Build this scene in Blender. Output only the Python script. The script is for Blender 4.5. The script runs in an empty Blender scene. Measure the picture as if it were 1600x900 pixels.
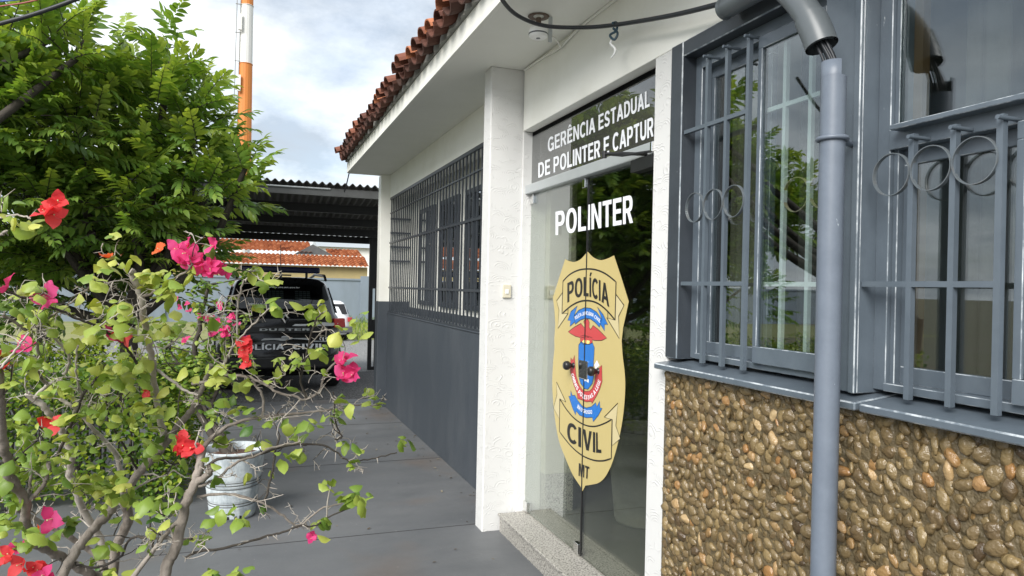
import bpy, bmesh, math, random
import numpy as np
from mathutils import Vector, Matrix
from math import radians as R_, sin, cos, pi

SC = bpy.context.scene
COL = SC.collection
random.seed(7)
RNG = np.random.default_rng(11)

# ---------------------------------------------------------------- camera
F = 1110.0                                  # focal length in pixels of the 1600 px wide photograph
EYE = 1.65
CAM_M = (Matrix.Rotation(R_(-20.3), 3, 'Z') @ Matrix.Rotation(R_(90), 3, 'X') @ Matrix.Rotation(R_(1.25), 3, 'Z'))
EYE_P = Vector((0, 0, EYE))
cd = bpy.data.cameras.new('camera'); cam = bpy.data.objects.new('camera', cd); COL.objects.link(cam)
cd.sensor_width = 36; cd.lens = F / 1600 * 36; cd.clip_start = 0.05; cd.clip_end = 3000
cam.matrix_world = Matrix.Translation(EYE_P) @ CAM_M.to_4x4()
SC.camera = cam

# ---------------------------------------------------------------- light and sky
SUN_EL, SUN_AZ = 36.0, 228.0                # azimuth clockwise from +Y: the light comes from the street, behind the camera's left
w = bpy.data.worlds.new('World'); SC.world = w; w.use_nodes = True
def build_world():
    nt = w.node_tree; nt.nodes.clear(); L = nt.links
    N = lambda t, **k: _n(nt, t, **k)
    out = N('ShaderNodeOutputWorld'); bg = N('ShaderNodeBackground'); bg.inputs[1].default_value = 0.12
    sky = N('ShaderNodeTexSky'); sky.sky_type = 'NISHITA'; sky.sun_disc = False
    sky.sun_elevation = R_(SUN_EL); sky.sun_rotation = R_(SUN_AZ); sky.air_density = 1.0; sky.dust_density = 1.6
    tc = N('ShaderNodeTexCoord'); sep = N('ShaderNodeSeparateXYZ'); L.new(tc.outputs['Generated'], sep.inputs[0])
    mx = N('ShaderNodeMath', operation='MAXIMUM'); L.new(sep.outputs[2], mx.inputs[0]); mx.inputs[1].default_value = 0.0
    ad = N('ShaderNodeMath', operation='ADD'); L.new(mx.outputs[0], ad.inputs[0]); ad.inputs[1].default_value = 0.28
    cmb = N('ShaderNodeCombineXYZ')
    for i in (0, 1):
        dv = N('ShaderNodeMath', operation='DIVIDE'); L.new(sep.outputs[i], dv.inputs[0]); L.new(ad.outputs[0], dv.inputs[1]); L.new(dv.outputs[0], cmb.inputs[i])
    n1 = N('ShaderNodeTexNoise'); n1.inputs['Scale'].default_value = 1.55; n1.inputs['Detail'].default_value = 9; n1.inputs['Roughness'].default_value = 0.55
    n1.inputs['Distortion'].default_value = 0.25
    mp = N('ShaderNodeMapping'); mp.inputs['Location'].default_value = CLOUD_SHIFT
    L.new(cmb.outputs[0], mp.inputs[0]); L.new(mp.outputs[0], n1.inputs['Vector'])
    cov = N('ShaderNodeValToRGB'); cov.color_ramp.elements[0].position = 0.36; cov.color_ramp.elements[1].position = 0.56
    cov.color_ramp.elements[0].color = (0.72, 0.72, 0.72, 1)
    L.new(n1.outputs[0], cov.inputs[0])
    n2 = N('ShaderNodeTexNoise'); n2.inputs['Scale'].default_value = 2.3; n2.inputs['Detail'].default_value = 8; n2.inputs['Roughness'].default_value = 0.6
    mp2 = N('ShaderNodeMapping'); mp2.inputs['Location'].default_value = (3.1, 0.7, 1.4)
    L.new(cmb.outputs[0], mp2.inputs[0]); L.new(mp2.outputs[0], n2.inputs['Vector'])
    tone = N('ShaderNodeValToRGB'); e = tone.color_ramp.elements
    e[0].position = 0.36; e[0].color = (2.45, 2.75, 3.1, 1); e[1].position = 0.6; e[1].color = (4.85, 5.1, 5.3, 1)
    L.new(n2.outputs[0], tone.inputs[0])
    mix = N('ShaderNodeMixRGB'); L.new(cov.outputs[0], mix.inputs[0]); L.new(sky.outputs[0], mix.inputs[1]); L.new(tone.outputs[0], mix.inputs[2])
    L.new(mix.outputs[0], bg.inputs[0]); L.new(bg.outputs[0], out.inputs[0])
CLOUD_SHIFT = (0.35, 0.2, 0.0)
def _n(nt, t, **k):
    n = nt.nodes.new(t)
    for a, b in k.items(): setattr(n, a, b)
    return n
build_world()
sl = bpy.data.lights.new('sun', 'SUN'); sl.energy = 2.4; sl.angle = R_(38); sl.color = (1.0, 0.97, 0.92)
so = bpy.data.objects.new('sun', sl); COL.objects.link(so); so.location = (-8, -6, 14)
_d = Vector((sin(R_(SUN_AZ)) * cos(R_(SUN_EL)), cos(R_(SUN_AZ)) * cos(R_(SUN_EL)), sin(R_(SUN_EL))))
so.rotation_euler = _d.to_track_quat('Z', 'Y').to_euler()
vs = SC.view_settings; vs.view_transform = 'Standard'; vs.look = 'None'; vs.gamma = 1; vs.exposure = 1.08; vs.use_curve_mapping = False
SC.cycles.max_bounces = 10; SC.cycles.transparent_max_bounces = 24; SC.cycles.glossy_bounces = 5; SC.cycles.diffuse_bounces = 4
SC.cycles.use_denoising = True

# ---------------------------------------------------------------- helpers: points on the photograph's sight lines
def ray(px, py): return CAM_M @ Vector(((px - 800) / F, -(py - 450) / F, -1))
def at(px, py, z): return EYE_P + ray(px, py) * z                    # z: metres along the view axis
def onX(px, py, X): d = ray(px, py); return EYE_P + d * (X / d.x)
def onY(px, py, Y): d = ray(px, py); return EYE_P + d * (Y / d.y)
def onZ(px, py, Z=0.0): d = ray(px, py); return EYE_P + d * ((Z - EYE) / d.z)

# ---------------------------------------------------------------- helpers: objects
def link(o, parent=None):
    COL.objects.link(o)
    if parent is not None:
        o.parent = parent
        if parent.type == 'EMPTY': o.matrix_parent_inverse = parent.matrix_basis.inverted()
    return o
def tag(o, label, cat, group=None, kind=None):
    o['label'] = label; o['category'] = cat
    if group: o['group'] = group
    if kind: o['kind'] = kind
    return o
def thing(name, label, cat, loc=(0, 0, 0), group=None):
    o = bpy.data.objects.new(name, None); o.location = loc; o.empty_display_size = 0.1
    COL.objects.link(o); return tag(o, label, cat, group)
def struct(o): o['kind'] = 'structure'; return o
def copy_tree(o, parent=None):
    c = o.copy(); COL.objects.link(c)
    if parent is not None: c.parent = parent
    for ch in list(o.children): copy_tree(ch, c)
    return c

class MB:
    def __init__(s): s.v = []; s.f = []; s.mi = []; s.sm = []
    def add(s, vs, fs, mi=0, smooth=False):
        b = len(s.v); s.v += [tuple(v) for v in vs]
        for f in fs: s.f.append(tuple(b + i for i in f)); s.mi.append(mi); s.sm.append(smooth)
    def box(s, x0, x1, y0, y1, z0, z1, mi=0):
        v = [(x, y, z) for x in (x0, x1) for y in (y0, y1) for z in (z0, z1)]
        s.add(v, [(0, 1, 3, 2), (4, 6, 7, 5), (0, 4, 5, 1), (2, 3, 7, 6), (0, 2, 6, 4), (1, 5, 7, 3)], mi)
    def hexa(s, p, mi=0):                    # 8 points: bottom ring of four, top ring of four
        s.add(p, [(3, 2, 1, 0), (4, 5, 6, 7), (0, 1, 5, 4), (1, 2, 6, 5), (2, 3, 7, 6), (3, 0, 4, 7)], mi)
    def quad(s, a, b, c, d, mi=0): s.add([a, b, c, d], [(0, 1, 2, 3)], mi)
    def tube(s, path, rad, n=8, mi=0, caps=True, smooth=True):
        P = [Vector(p) for p in path]
        if not hasattr(rad, '__len__'): rad = [rad] * len(P)
        T = [(P[min(i + 1, len(P) - 1)] - P[max(i - 1, 0)]).normalized() for i in range(len(P))]
        u = T[0].orthogonal().normalized(); V = []
        for i, p in enumerate(P):
            u = u - T[i] * u.dot(T[i])
            u = u.normalized() if u.length > 1e-6 else T[i].orthogonal().normalized()
            q = T[i].cross(u)
            V += [p + (u * cos(2 * pi * k / n) + q * sin(2 * pi * k / n)) * rad[i] for k in range(n)]
        fs = [(i * n + k, i * n + (k + 1) % n, (i + 1) * n + (k + 1) % n, (i + 1) * n + k) for i in range(len(P) - 1) for k in range(n)]
        s.add(V, fs, mi, smooth)
        if caps:
            b = len(V); s.add(V[:n], [tuple(range(n - 1, -1, -1))], mi); s.add(V[-n:], [tuple(range(n))], mi)
    def lathe(s, prof, c, n=32, mi=0, smooth=True):   # prof: (r, z) list about a vertical axis at c
        V = [(c[0] + r * cos(2 * pi * k / n), c[1] + r * sin(2 * pi * k / n), c[2] + z) for r, z in prof for k in range(n)]
        fs = [(i * n + k, i * n + (k + 1) % n, (i + 1) * n + (k + 1) % n, (i + 1) * n + k) for i in range(len(prof) - 1) for k in range(n)]
        s.add(V, fs, mi, smooth)
    def prism(s, poly, axis, a, b, mi=0):    # poly of 2-D points extruded along axis from a to b
        m = {'x': lambda p, t: (t, p[0], p[1]), 'y': lambda p, t: (p[0], t, p[1]), 'z': lambda p, t: (p[0], p[1], t)}[axis]
        n = len(poly); V = [m(p, a) for p in poly] + [m(p, b) for p in poly]
        s.add(V, [tuple(range(n - 1, -1, -1)), tuple(range(n, 2 * n))] + [(i, (i + 1) % n, n + (i + 1) % n, n + i) for i in range(n)], mi)
    def ngon(s, pts, mi=0): s.add(pts, [tuple(range(len(pts)))], mi)
    def build(s, name, mats, parent=None, bevel=0.0, edge=None):
        me = bpy.data.meshes.new(name); me.from_pydata(s.v, [], s.f)
        if not isinstance(mats, (list, tuple)): mats = [mats]
        mats = list(mats) + ([edge] if edge else [])
        for m in mats: me.materials.append(m)
        me.polygons.foreach_set('material_index', s.mi); me.polygons.foreach_set('use_smooth', s.sm)
        bm = bmesh.new(); bm.from_mesh(me)
        bmesh.ops.recalc_face_normals(bm, faces=bm.faces[:])
        bm.to_mesh(me); bm.free(); me.update()
        o = bpy.data.objects.new(name, me); link(o, parent)
        if bevel:
            b = o.modifiers.new('bevel', 'BEVEL'); b.width = bevel; b.segments = 2; b.limit_method = 'ANGLE'; b.angle_limit = R_(40)
            if edge: b.material = len(mats) - 1; b.segments = 1
        return o

def np_mesh(name, V, Fq, mats, parent=None, mi=None, smooth=True, attrs=None):
    me = bpy.data.meshes.new(name); V = np.asarray(V, np.float32); Fq = np.asarray(Fq, np.int32); k = Fq.shape[1]
    me.vertices.add(len(V)); me.vertices.foreach_set('co', V.ravel())
    me.loops.add(Fq.size); me.loops.foreach_set('vertex_index', Fq.ravel())
    me.polygons.add(len(Fq)); me.polygons.foreach_set('loop_start', np.arange(0, Fq.size, k, dtype=np.int32))
    if not isinstance(mats, (list, tuple)): mats = [mats]
    for m in mats: me.materials.append(m)
    me.polygons.foreach_set('use_smooth', np.full(len(Fq), smooth))
    if mi is not None: me.polygons.foreach_set('material_index', np.asarray(mi, np.int32))
    for n, a in (attrs or {}).items():
        at_ = me.attributes.new(n, 'FLOAT', 'POINT'); at_.data.foreach_set('value', np.asarray(a, np.float32))
    me.update(calc_edges=True); me.validate()
    o = bpy.data.objects.new(name, me); return link(o, parent)

def _u(a): return a / np.maximum(np.linalg.norm(a, axis=-1, keepdims=True), 1e-9)
def leaves(P, D, N, L, W, droop=0.2, fold=0.2, na=5, shape=0.85, ripple=0.0):
    """many leaf blades: base points P, directions D, upper-side normals N, lengths L, half widths W"""
    P, D, N = np.asarray(P, float), _u(np.asarray(D, float)), np.asarray(N, float)
    n = len(P); L = np.broadcast_to(np.asarray(L, float), (n,)); W = np.broadcast_to(np.asarray(W, float), (n,))
    dr = np.broadcast_to(np.asarray(droop, float), (n,)); fo = np.broadcast_to(np.asarray(fold, float), (n,))
    N = _u(N - D * (N * D).sum(1, keepdims=True)); S = np.cross(D, N)
    t = np.linspace(0, 1, na); wp = np.sin(pi * np.clip(t, 0.01, 0.985) ** shape) ** 0.8
    V = np.zeros((n, na, 3, 3))
    for i in range(na):
        for j, s_ in enumerate((-1, 0, 1)):
            rp = RNG.normal(0, 1, n) * ripple * W * abs(s_)
            V[:, i, j] = (P + D * (L * (t[i] - 0.35 * dr * t[i] ** 2))[:, None] + S * (s_ * W * wp[i])[:, None]
                          + N * (-dr * L * t[i] ** 2 + fo * abs(s_) * W * wp[i] + rp)[:, None])
    q = [(i * 3 + j, i * 3 + j + 1, (i + 1) * 3 + j + 1, (i + 1) * 3 + j) for i in range(na - 1) for j in (0, 1)]
    Fq = (np.arange(n)[:, None, None] * (na * 3) + np.array(q)[None]).reshape(-1, 4)
    return V.reshape(-1, 3), Fq, na * 3

_txt = {}
def text_tris(s, bold=0.02):
    """outline letters as a flat mesh, cap height 1, starting at x = 0: (verts, faces)"""
    if (s, bold) in _txt: return _txt[(s, bold)]
    cu = bpy.data.curves.new('lettering', 'FONT'); cu.body = s; cu.size = 1.0; cu.offset = bold; cu.resolution_u = 4; cu.space_character = 1.06
    o = bpy.data.objects.new('lettering', cu); COL.objects.link(o)
    dg = bpy.context.evaluated_depsgraph_get(); me = bpy.data.meshes.new_from_object(o.evaluated_get(dg))
    V = [(v.co.x, v.co.y) for v in me.vertices]; Fs = [tuple(p.vertices) for p in me.polygons]
    bpy.data.objects.remove(o); bpy.data.meshes.remove(me); bpy.data.curves.remove(cu)
    x0 = min(v[0] for v in V); x1 = max(v[0] for v in V)
    cap = 0.729
    _txt[(s, bold)] = ([((v[0] - x0) / (x1 - x0), v[1] / cap) for v in V], Fs, (x1 - x0) / cap)
    return _txt[(s, bold)]
def lerp_path(P, s):
    P = [Vector(p) for p in P]
    if len(P) == 1: return P[0]
    x = max(0, min(0.99999, s)) * (len(P) - 1); i = int(x); k = x - i
    return P[i].lerp(P[i + 1], k)


# hand drawn bold grotesque capitals: each letter is a list of (outline, holes), cap height 1
from mathutils.geometry import tessellate_polygon
def _arc(cx, cy, rx, ry, a0, a1, n=18, e=2.25):
    out = []
    for i in range(n + 1):
        a = R_(a0 + (a1 - a0) * i / n); c, s = cos(a), sin(a)
        out.append((cx + rx * math.copysign(abs(c) ** (2 / e), c), cy + ry * math.copysign(abs(s) ** (2 / e), s)))
    return out
def _stroke(P, wd):
    n = len(P); A = []; B_ = []
    for i in range(n):
        a, c = P[max(i - 1, 0)], P[min(i + 1, n - 1)]; dx, dy = c[0] - a[0], c[1] - a[1]; l = math.hypot(dx, dy) or 1
        A.append((P[i][0] - dy / l * wd / 2, P[i][1] + dx / l * wd / 2)); B_.append((P[i][0] + dy / l * wd / 2, P[i][1] - dx / l * wd / 2))
    return A + B_[::-1]
def _bowl(x0, x1, y0, y1, r): return [(x0, y0)] + _arc(x1 - r, (y0 + y1) / 2, r, (y1 - y0) / 2, -90, 90) + [(x0, y1)]
_S, _H = 0.20, 0.165
def _glyph(ch):
    O_ = [(_arc(.39, .5, .39, .515, 0, 360, 44)[:-1], [_arc(.39, .5, .185, .355, 0, 360, 36)[:-1]])]
    T_ = {
     'I': ([([(0, 0), (_S, 0), (_S, 1), (0, 1)], [])], .20), 'L': ([([(0, 0), (.57, 0), (.57, _H), (_S, _H), (_S, 1), (0, 1)], [])], .57),
     'T': ([([(.22, 0), (.42, 0), (.42, 1 - _H), (.64, 1 - _H), (.64, 1), (0, 1), (0, 1 - _H), (.22, 1 - _H)], [])], .64),
     'E': ([([(0, 0), (.62, 0), (.62, _H), (_S, _H), (_S, .43), (.57, .43), (.57, .59), (_S, .59), (_S, 1 - _H), (.61, 1 - _H), (.61, 1), (0, 1)], [])], .62),
     'N': ([([(0, 0), (.19, 0), (.19, .68), (.51, 0), (.71, 0), (.71, 1), (.52, 1), (.52, .34), (.20, 1), (0, 1)], [])], .71),
     'M': ([([(0, 0), (.18, 0), (.18, .76), (.34, 0), (.52, 0), (.68, .76), (.68, 0), (.86, 0), (.86, 1), (.58, 1), (.43, .34), (.28, 1), (0, 1)], [])], .86),
     'V': ([([(.26, 0), (.47, 0), (.73, 1), (.52, 1), (.365, .28), (.21, 1), (0, 1)], [])], .73),
     'A': ([([(0, 0), (.20, 0), (.265, .22), (.51, .22), (.575, 0), (.78, 0), (.50, 1), (.28, 1)], [[(.31, .38), (.465, .38), (.388, .70)]])], .78),
     'O': (O_, .78), 'C': ([(_stroke(_arc(.385, .5, .285, .425, 42, 318, 30), .185), [])], .70),
     'G': ([(_stroke(_arc(.385, .5, .285, .425, 42, 335, 32), .185), []), ([(.40, .38), (.57, .38), (.57, .02), (.74, .02), (.74, .53), (.40, .53)], [])], .75),
     'D': ([(_bowl(0, .72, 0, 1, .40), [_bowl(_S, .52, _H, 1 - _H, .22)])], .72),
     'P': ([([(0, 0), (_S, 0), (_S, .37)] + _arc(.40, .685, .27, .315, -90, 90) + [(0, 1)], [_bowl(_S, .46, .525, .845, .13)])], .67),
     'R': ([([(0, 0), (_S, 0), (_S, .39)] + [(.30, .39), (.49, 0), (.72, 0), (.50, .425)] + _arc(.42, .70, .27, .30, -62, 90) + [(0, 1)], [_bowl(_S, .48, .545, .845, .13)])], .72),
     'S': ([(_stroke([(.08, .24), (.13, .13), (.24, .09), (.34, .085), (.45, .10), (.53, .17), (.555, .27), (.52, .37), (.42, .44), (.30, .49), (.18, .55), (.12, .64), (.115, .74), (.16, .85), (.25, .905), (.34, .915), (.45, .89), (.53, .80), (.55, .73)], .185), [])], .66),
     'U': ([(_stroke([(.10, 1), (.10, .40)] + _arc(.355, .36, .255, .27, 180, 360, 18) + [(.61, .40), (.61, 1)], .195), [])], .71),
     'J': ([(_stroke(_arc(.25, .32, .20, .235, 190, 360, 14) + [(.45, .36), (.45, 1)], .195), [])], .55),
    }
    return T_.get(ch)
def block_text(s):
    """like text_tris, in the hand drawn capitals: verts (u in 0..1, v in cap heights, layer), faces, aspect"""
    if ('b', s) in _txt: return _txt[('b', s)]
    V = []; Fs = []; x = 0
    for ch in s:
        if ch == ' ': x += .30; continue
        acc = {'Ê': 'E', 'Í': 'I', 'Á': 'A'}.get(ch); G, wd = _glyph(acc or ch); G = list(G)
        if ch == 'Ê': G.append(([(.08, 1.07), (.24, 1.07), (.31, 1.15), (.38, 1.07), (.54, 1.07), (.39, 1.25), (.23, 1.25)], []))
        if acc and ch != 'Ê': G.append(([(wd / 2 - .09, 1.06), (wd / 2 + .04, 1.06), (wd / 2 + .20, 1.26), (wd / 2 - .01, 1.26)], []))
        for k, (o_, hs) in enumerate(G):
            loops = [[Vector((p[0], p[1], 0)) for p in lp] for lp in [o_] + hs]; flat = [p for lp in loops for p in lp]; b0 = len(V)
            V += [(p.x + x, p.y, k) for p in flat]; Fs += [tuple(b0 + i for i in t_) for t_ in tessellate_polygon(loops)]
        x += wd + .10
    x -= .10
    _txt[('b', s)] = ([(u / x, v, k) for u, v, k in V], Fs, x)
    return _txt[('b', s)]

# ---------------------------------------------------------------- materials
def mat(name, col, rough=0.6, metal=0.0, spec=0.5, noise=None, bump=None, **kw):
    """noise: (scale, amount, second colour); bump: (scale, strength, distance)"""
    m = bpy.data.materials.new(name); m.use_nodes = True; nt = m.node_tree; L = nt.links
    p = nt.nodes['Principled BSDF']; p.inputs['Roughness'].default_value = rough; p.inputs['Metallic'].default_value = metal
    p.inputs['Specular IOR Level'].default_value = spec; p.inputs['Base Color'].default_value = (*col, 1)
    tc = _n(nt, 'ShaderNodeTexCoord')
    if noise:
        n = _n(nt, 'ShaderNodeTexNoise'); n.inputs['Scale'].default_value = noise[0]; n.inputs['Detail'].default_value = 7; n.inputs['Roughness'].default_value = 0.65
        mpn = _n(nt, 'ShaderNodeMapping'); mpn.inputs['Scale'].default_value = kw.get('stretch', (1, 1, 1))
        L.new(tc.outputs['Object'], mpn.inputs[0]); L.new(mpn.outputs[0], n.inputs['Vector'])
        r = _n(nt, 'ShaderNodeValToRGB'); r.color_ramp.elements[0].position = kw.get('lo', 0.35); r.color_ramp.elements[1].position = kw.get('hi', 0.7)
        r.color_ramp.elements[0].color = (0, 0, 0, 1); r.color_ramp.elements[1].color = (noise[1],) * 3 + (1,)
        mx = _n(nt, 'ShaderNodeMixRGB'); mx.inputs[1].default_value = (*col, 1); mx.inputs[2].default_value = (*noise[2], 1)
        L.new(n.outputs[0], r.inputs[0]); L.new(r.outputs[0], mx.inputs[0]); L.new(mx.outputs[0], p.inputs['Base Color'])
    if bump:
        n = _n(nt, 'ShaderNodeTexNoise'); n.inputs['Scale'].default_value = bump[0]; n.inputs['Detail'].default_value = 5
        L.new(tc.outputs['Object'], n.inputs['Vector'])
        b = _n(nt, 'ShaderNodeBump'); b.inputs['Strength'].default_value = bump[1]; b.inputs['Distance'].default_value = bump[2]
        L.new(n.outputs[0], b.inputs['Height']); L.new(b.outputs[0], p.inputs['Normal'])
    return m
def leaf_mat(name, c0, c1, c2, rough=0.42, trans=0.35, tcol=None):
    m = bpy.data.materials.new(name); m.use_nodes = True; nt = m.node_tree; L = nt.links
    p = nt.nodes['Principled BSDF']; p.inputs['Roughness'].default_value = rough
    a = _n(nt, 'ShaderNodeAttribute', attribute_name='var'); r = _n(nt, 'ShaderNodeValToRGB')
    e = r.color_ramp.elements; e[0].color = (*c0, 1); e[1].color = (*c2, 1); k = e.new(0.5); k.color = (*c1, 1)
    L.new(a.outputs['Fac'], r.inputs[0]); L.new(r.outputs[0], p.inputs['Base Color'])
    t = _n(nt, 'ShaderNodeBsdfTranslucent'); mc = _n(nt, 'ShaderNodeMixRGB', blend_type='MULTIPLY'); mc.inputs[0].default_value = 1
    L.new(r.outputs[0], mc.inputs[1]); mc.inputs[2].default_value = (*(tcol or (1.6, 1.5, 0.6)), 1)
    L.new(mc.outputs[0], t.inputs[0]); ms = _n(nt, 'ShaderNodeMixShader'); ms.inputs[0].default_value = trans
    L.new(p.outputs[0], ms.inputs[1]); L.new(t.outputs[0], ms.inputs[2]); L.new(ms.outputs[0], nt.nodes['Material Output'].inputs[0])
    return m
def glass_mat(name, tint=(0.8, 0.84, 0.82), ior=1.5, boost=1.0, film=None):
    m = bpy.data.materials.new(name); m.use_nodes = True; nt = m.node_tree; L = nt.links
    nt.nodes.remove(nt.nodes['Principled BSDF'])
    tr = _n(nt, 'ShaderNodeBsdfTransparent'); tr.inputs[0].default_value = (*tint, 1)
    gl = _n(nt, 'ShaderNodeBsdfGlossy'); gl.inputs['Roughness'].default_value = 0.0; gl.inputs[0].default_value = (0.9, 0.93, 0.95, 1)
    lw = _n(nt, 'ShaderNodeLayerWeight'); lw.inputs['Blend'].default_value = 0.5
    pw = _n(nt, 'ShaderNodeMath', operation='POWER'); pw.inputs[1].default_value = 4.0; L.new(lw.outputs['Facing'], pw.inputs[0])
    f0 = ((ior - 1) / (ior + 1)) ** 2
    fr = _n(nt, 'ShaderNodeMath', operation='MULTIPLY_ADD'); fr.inputs[1].default_value = 1 - f0; fr.inputs[2].default_value = f0; L.new(pw.outputs[0], fr.inputs[0])
    mu = _n(nt, 'ShaderNodeMath', operation='MULTIPLY'); mu.inputs[1].default_value = boost; mu.use_clamp = True
    ms = _n(nt, 'ShaderNodeMixShader'); L.new(fr.outputs[0], mu.inputs[0]); L.new(mu.outputs[0], ms.inputs[0])
    body = tr.outputs[0]
    if film:                                 # grey film on the pane; its diffuse grey stands in for reflected sky
        df = _n(nt, 'ShaderNodeBsdfDiffuse'); df.inputs[0].default_value = (*film[1], 1); mf = _n(nt, 'ShaderNodeMixShader'); mf.inputs[0].default_value = film[0]
        L.new(tr.outputs[0], mf.inputs[1]); L.new(df.outputs[0], mf.inputs[2]); body = mf.outputs[0]
    L.new(body, ms.inputs[1]); L.new(gl.outputs[0], ms.inputs[2]); L.new(ms.outputs[0], nt.nodes['Material Output'].inputs[0])
    return m
def comb_plaster(name, col):
    """white render combed in overlapping arcs: rings round scattered centres as relief"""
    m = mat(name, col, 0.6, noise=(2.0, 0.4, tuple(c * 0.93 for c in col)), lo=0.45)
    nt = m.node_tree; L = nt.links; p = nt.nodes['Principled BSDF']
    tc = _n(nt, 'ShaderNodeTexCoord'); wn = _n(nt, 'ShaderNodeTexNoise'); wn.inputs['Scale'].default_value = 7; wn.inputs['Detail'].default_value = 2
    L.new(tc.outputs['Object'], wn.inputs['Vector'])
    sc_ = _n(nt, 'ShaderNodeVectorMath', operation='SCALE'); sc_.inputs['Scale'].default_value = 0.055; L.new(wn.outputs['Color'], sc_.inputs[0])
    ad = _n(nt, 'ShaderNodeVectorMath', operation='ADD'); L.new(tc.outputs['Object'], ad.inputs[0]); L.new(sc_.outputs[0], ad.inputs[1])
    mp = _n(nt, 'ShaderNodeMapping'); mp.inputs['Scale'].default_value = (1, 1, 1.35); L.new(ad.outputs[0], mp.inputs[0])
    vo = _n(nt, 'ShaderNodeTexVoronoi'); vo.inputs['Scale'].default_value = 11.0; L.new(mp.outputs[0], vo.inputs['Vector'])
    mu = _n(nt, 'ShaderNodeMath', operation='MULTIPLY'); mu.inputs[1].default_value = 38.0; L.new(vo.outputs['Distance'], mu.inputs[0])
    si = _n(nt, 'ShaderNodeMath', operation='SINE'); L.new(mu.outputs[0], si.inputs[0])
    gn = _n(nt, 'ShaderNodeTexNoise'); gn.inputs['Scale'].default_value = 14; L.new(tc.outputs['Object'], gn.inputs['Vector'])
    rr = _n(nt, 'ShaderNodeValToRGB'); rr.color_ramp.elements[0].position = 0.28; rr.color_ramp.elements[1].position = 0.50; L.new(gn.outputs[0], rr.inputs[0])
    # only one side of each set of rings was combed: overlapping scallops
    df = _n(nt, 'ShaderNodeVectorMath', operation='SUBTRACT'); L.new(mp.outputs[0], df.inputs[0]); L.new(vo.outputs['Position'], df.inputs[1])
    nm = _n(nt, 'ShaderNodeVectorMath', operation='NORMALIZE'); L.new(df.outputs[0], nm.inputs[0])
    dt = _n(nt, 'ShaderNodeVectorMath', operation='DOT_PRODUCT'); L.new(nm.outputs[0], dt.inputs[0])
    rc = _n(nt, 'ShaderNodeVectorMath', operation='MULTIPLY_ADD'); L.new(vo.outputs['Color'], rc.inputs[0]); rc.inputs[1].default_value = (1.2, 1.2, 1.0); rc.inputs[2].default_value = (-.6, -.6, .35); L.new(rc.outputs[0], dt.inputs[1])
    hm = _n(nt, 'ShaderNodeMapRange'); hm.inputs[1].default_value = -0.05; hm.inputs[2].default_value = 0.3; L.new(dt.outputs['Value'], hm.inputs[0])
    rm = _n(nt, 'ShaderNodeMath', operation='MULTIPLY'); L.new(hm.outputs[0], rm.inputs[0]); L.new(rr.outputs[0], rm.inputs[1])
    m2 = _n(nt, 'ShaderNodeMath', operation='MULTIPLY'); mxx = _n(nt, 'ShaderNodeMath', operation='MAXIMUM'); mxx.inputs[1].default_value = 0.0; L.new(si.outputs[0], mxx.inputs[0]); pwx = _n(nt, 'ShaderNodeMath', operation='POWER'); pwx.inputs[1].default_value = 2.0; L.new(mxx.outputs[0], pwx.inputs[0]); L.new(pwx.outputs[0], m2.inputs[0]); L.new(rm.outputs[0], m2.inputs[1])
    b = _n(nt, 'ShaderNodeBump'); b.inputs['Strength'].default_value = 0.5; b.inputs['Distance'].default_value = 0.004
    L.new(m2.outputs[0], b.inputs['Height']); L.new(b.outputs[0], p.inputs['Normal'])
    return m
def attr_mat(name, stops, rough, attr='var', bump=None, spec=0.5):
    m = mat(name, (0.3, 0.3, 0.3), rough, spec=spec, bump=bump); nt = m.node_tree; L = nt.links
    a = _n(nt, 'ShaderNodeAttribute', attribute_name=attr); r = _n(nt, 'ShaderNodeValToRGB'); e = r.color_ramp.elements
    e[0].position, e[0].color = stops[0][0], (*stops[0][1], 1); e[1].position, e[1].color = stops[-1][0], (*stops[-1][1], 1)
    for p_, c in stops[1:-1]: k = e.new(p_); k.color = (*c, 1)
    L.new(a.outputs['Fac'], r.inputs[0]); L.new(r.outputs[0], nt.nodes['Principled BSDF'].inputs['Base Color'])
    return m

M = {}
M['white'] = mat('white_wall_paint', (0.85, 0.85, 0.80), 0.7, noise=(2.2, 0.5, (0.70, 0.69, 0.62)), lo=0.45, bump=(60, 0.15, 0.003))
M['soffit'] = mat('soffit_paint', (0.82, 0.82, 0.77), 0.7, noise=(1.3, 0.6, (0.73, 0.73, 0.67)), bump=(40, 0.1, 0.003))
M['comb'] = comb_plaster('combed_white_render', (0.66, 0.66, 0.65))
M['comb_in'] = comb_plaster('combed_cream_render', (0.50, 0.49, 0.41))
def chipped(m, col, scale=26, lo=.70, hi=.73, stretch=(1, 1, .35)):
    """small flakes and drips of an older, paler coat showing through"""
    nt = m.node_tree; L = nt.links; p = nt.nodes['Principled BSDF']; old = p.inputs['Base Color'].links[0].from_socket
    tc = _n(nt, 'ShaderNodeTexCoord'); mp = _n(nt, 'ShaderNodeMapping'); mp.inputs['Scale'].default_value = stretch; L.new(tc.outputs['Object'], mp.inputs[0])
    n = _n(nt, 'ShaderNodeTexNoise'); n.inputs['Scale'].default_value = scale; n.inputs['Detail'].default_value = 6; n.inputs['Roughness'].default_value = .7; L.new(mp.outputs[0], n.inputs['Vector'])
    r = _n(nt, 'ShaderNodeValToRGB'); r.color_ramp.elements[0].position = lo; r.color_ramp.elements[1].position = hi; L.new(n.outputs[0], r.inputs[0])
    mx = _n(nt, 'ShaderNodeMixRGB'); L.new(r.outputs[0], mx.inputs[0]); L.new(old, mx.inputs[1]); mx.inputs[2].default_value = (*col, 1); L.new(mx.outputs[0], p.inputs['Base Color'])
    return m
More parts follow.
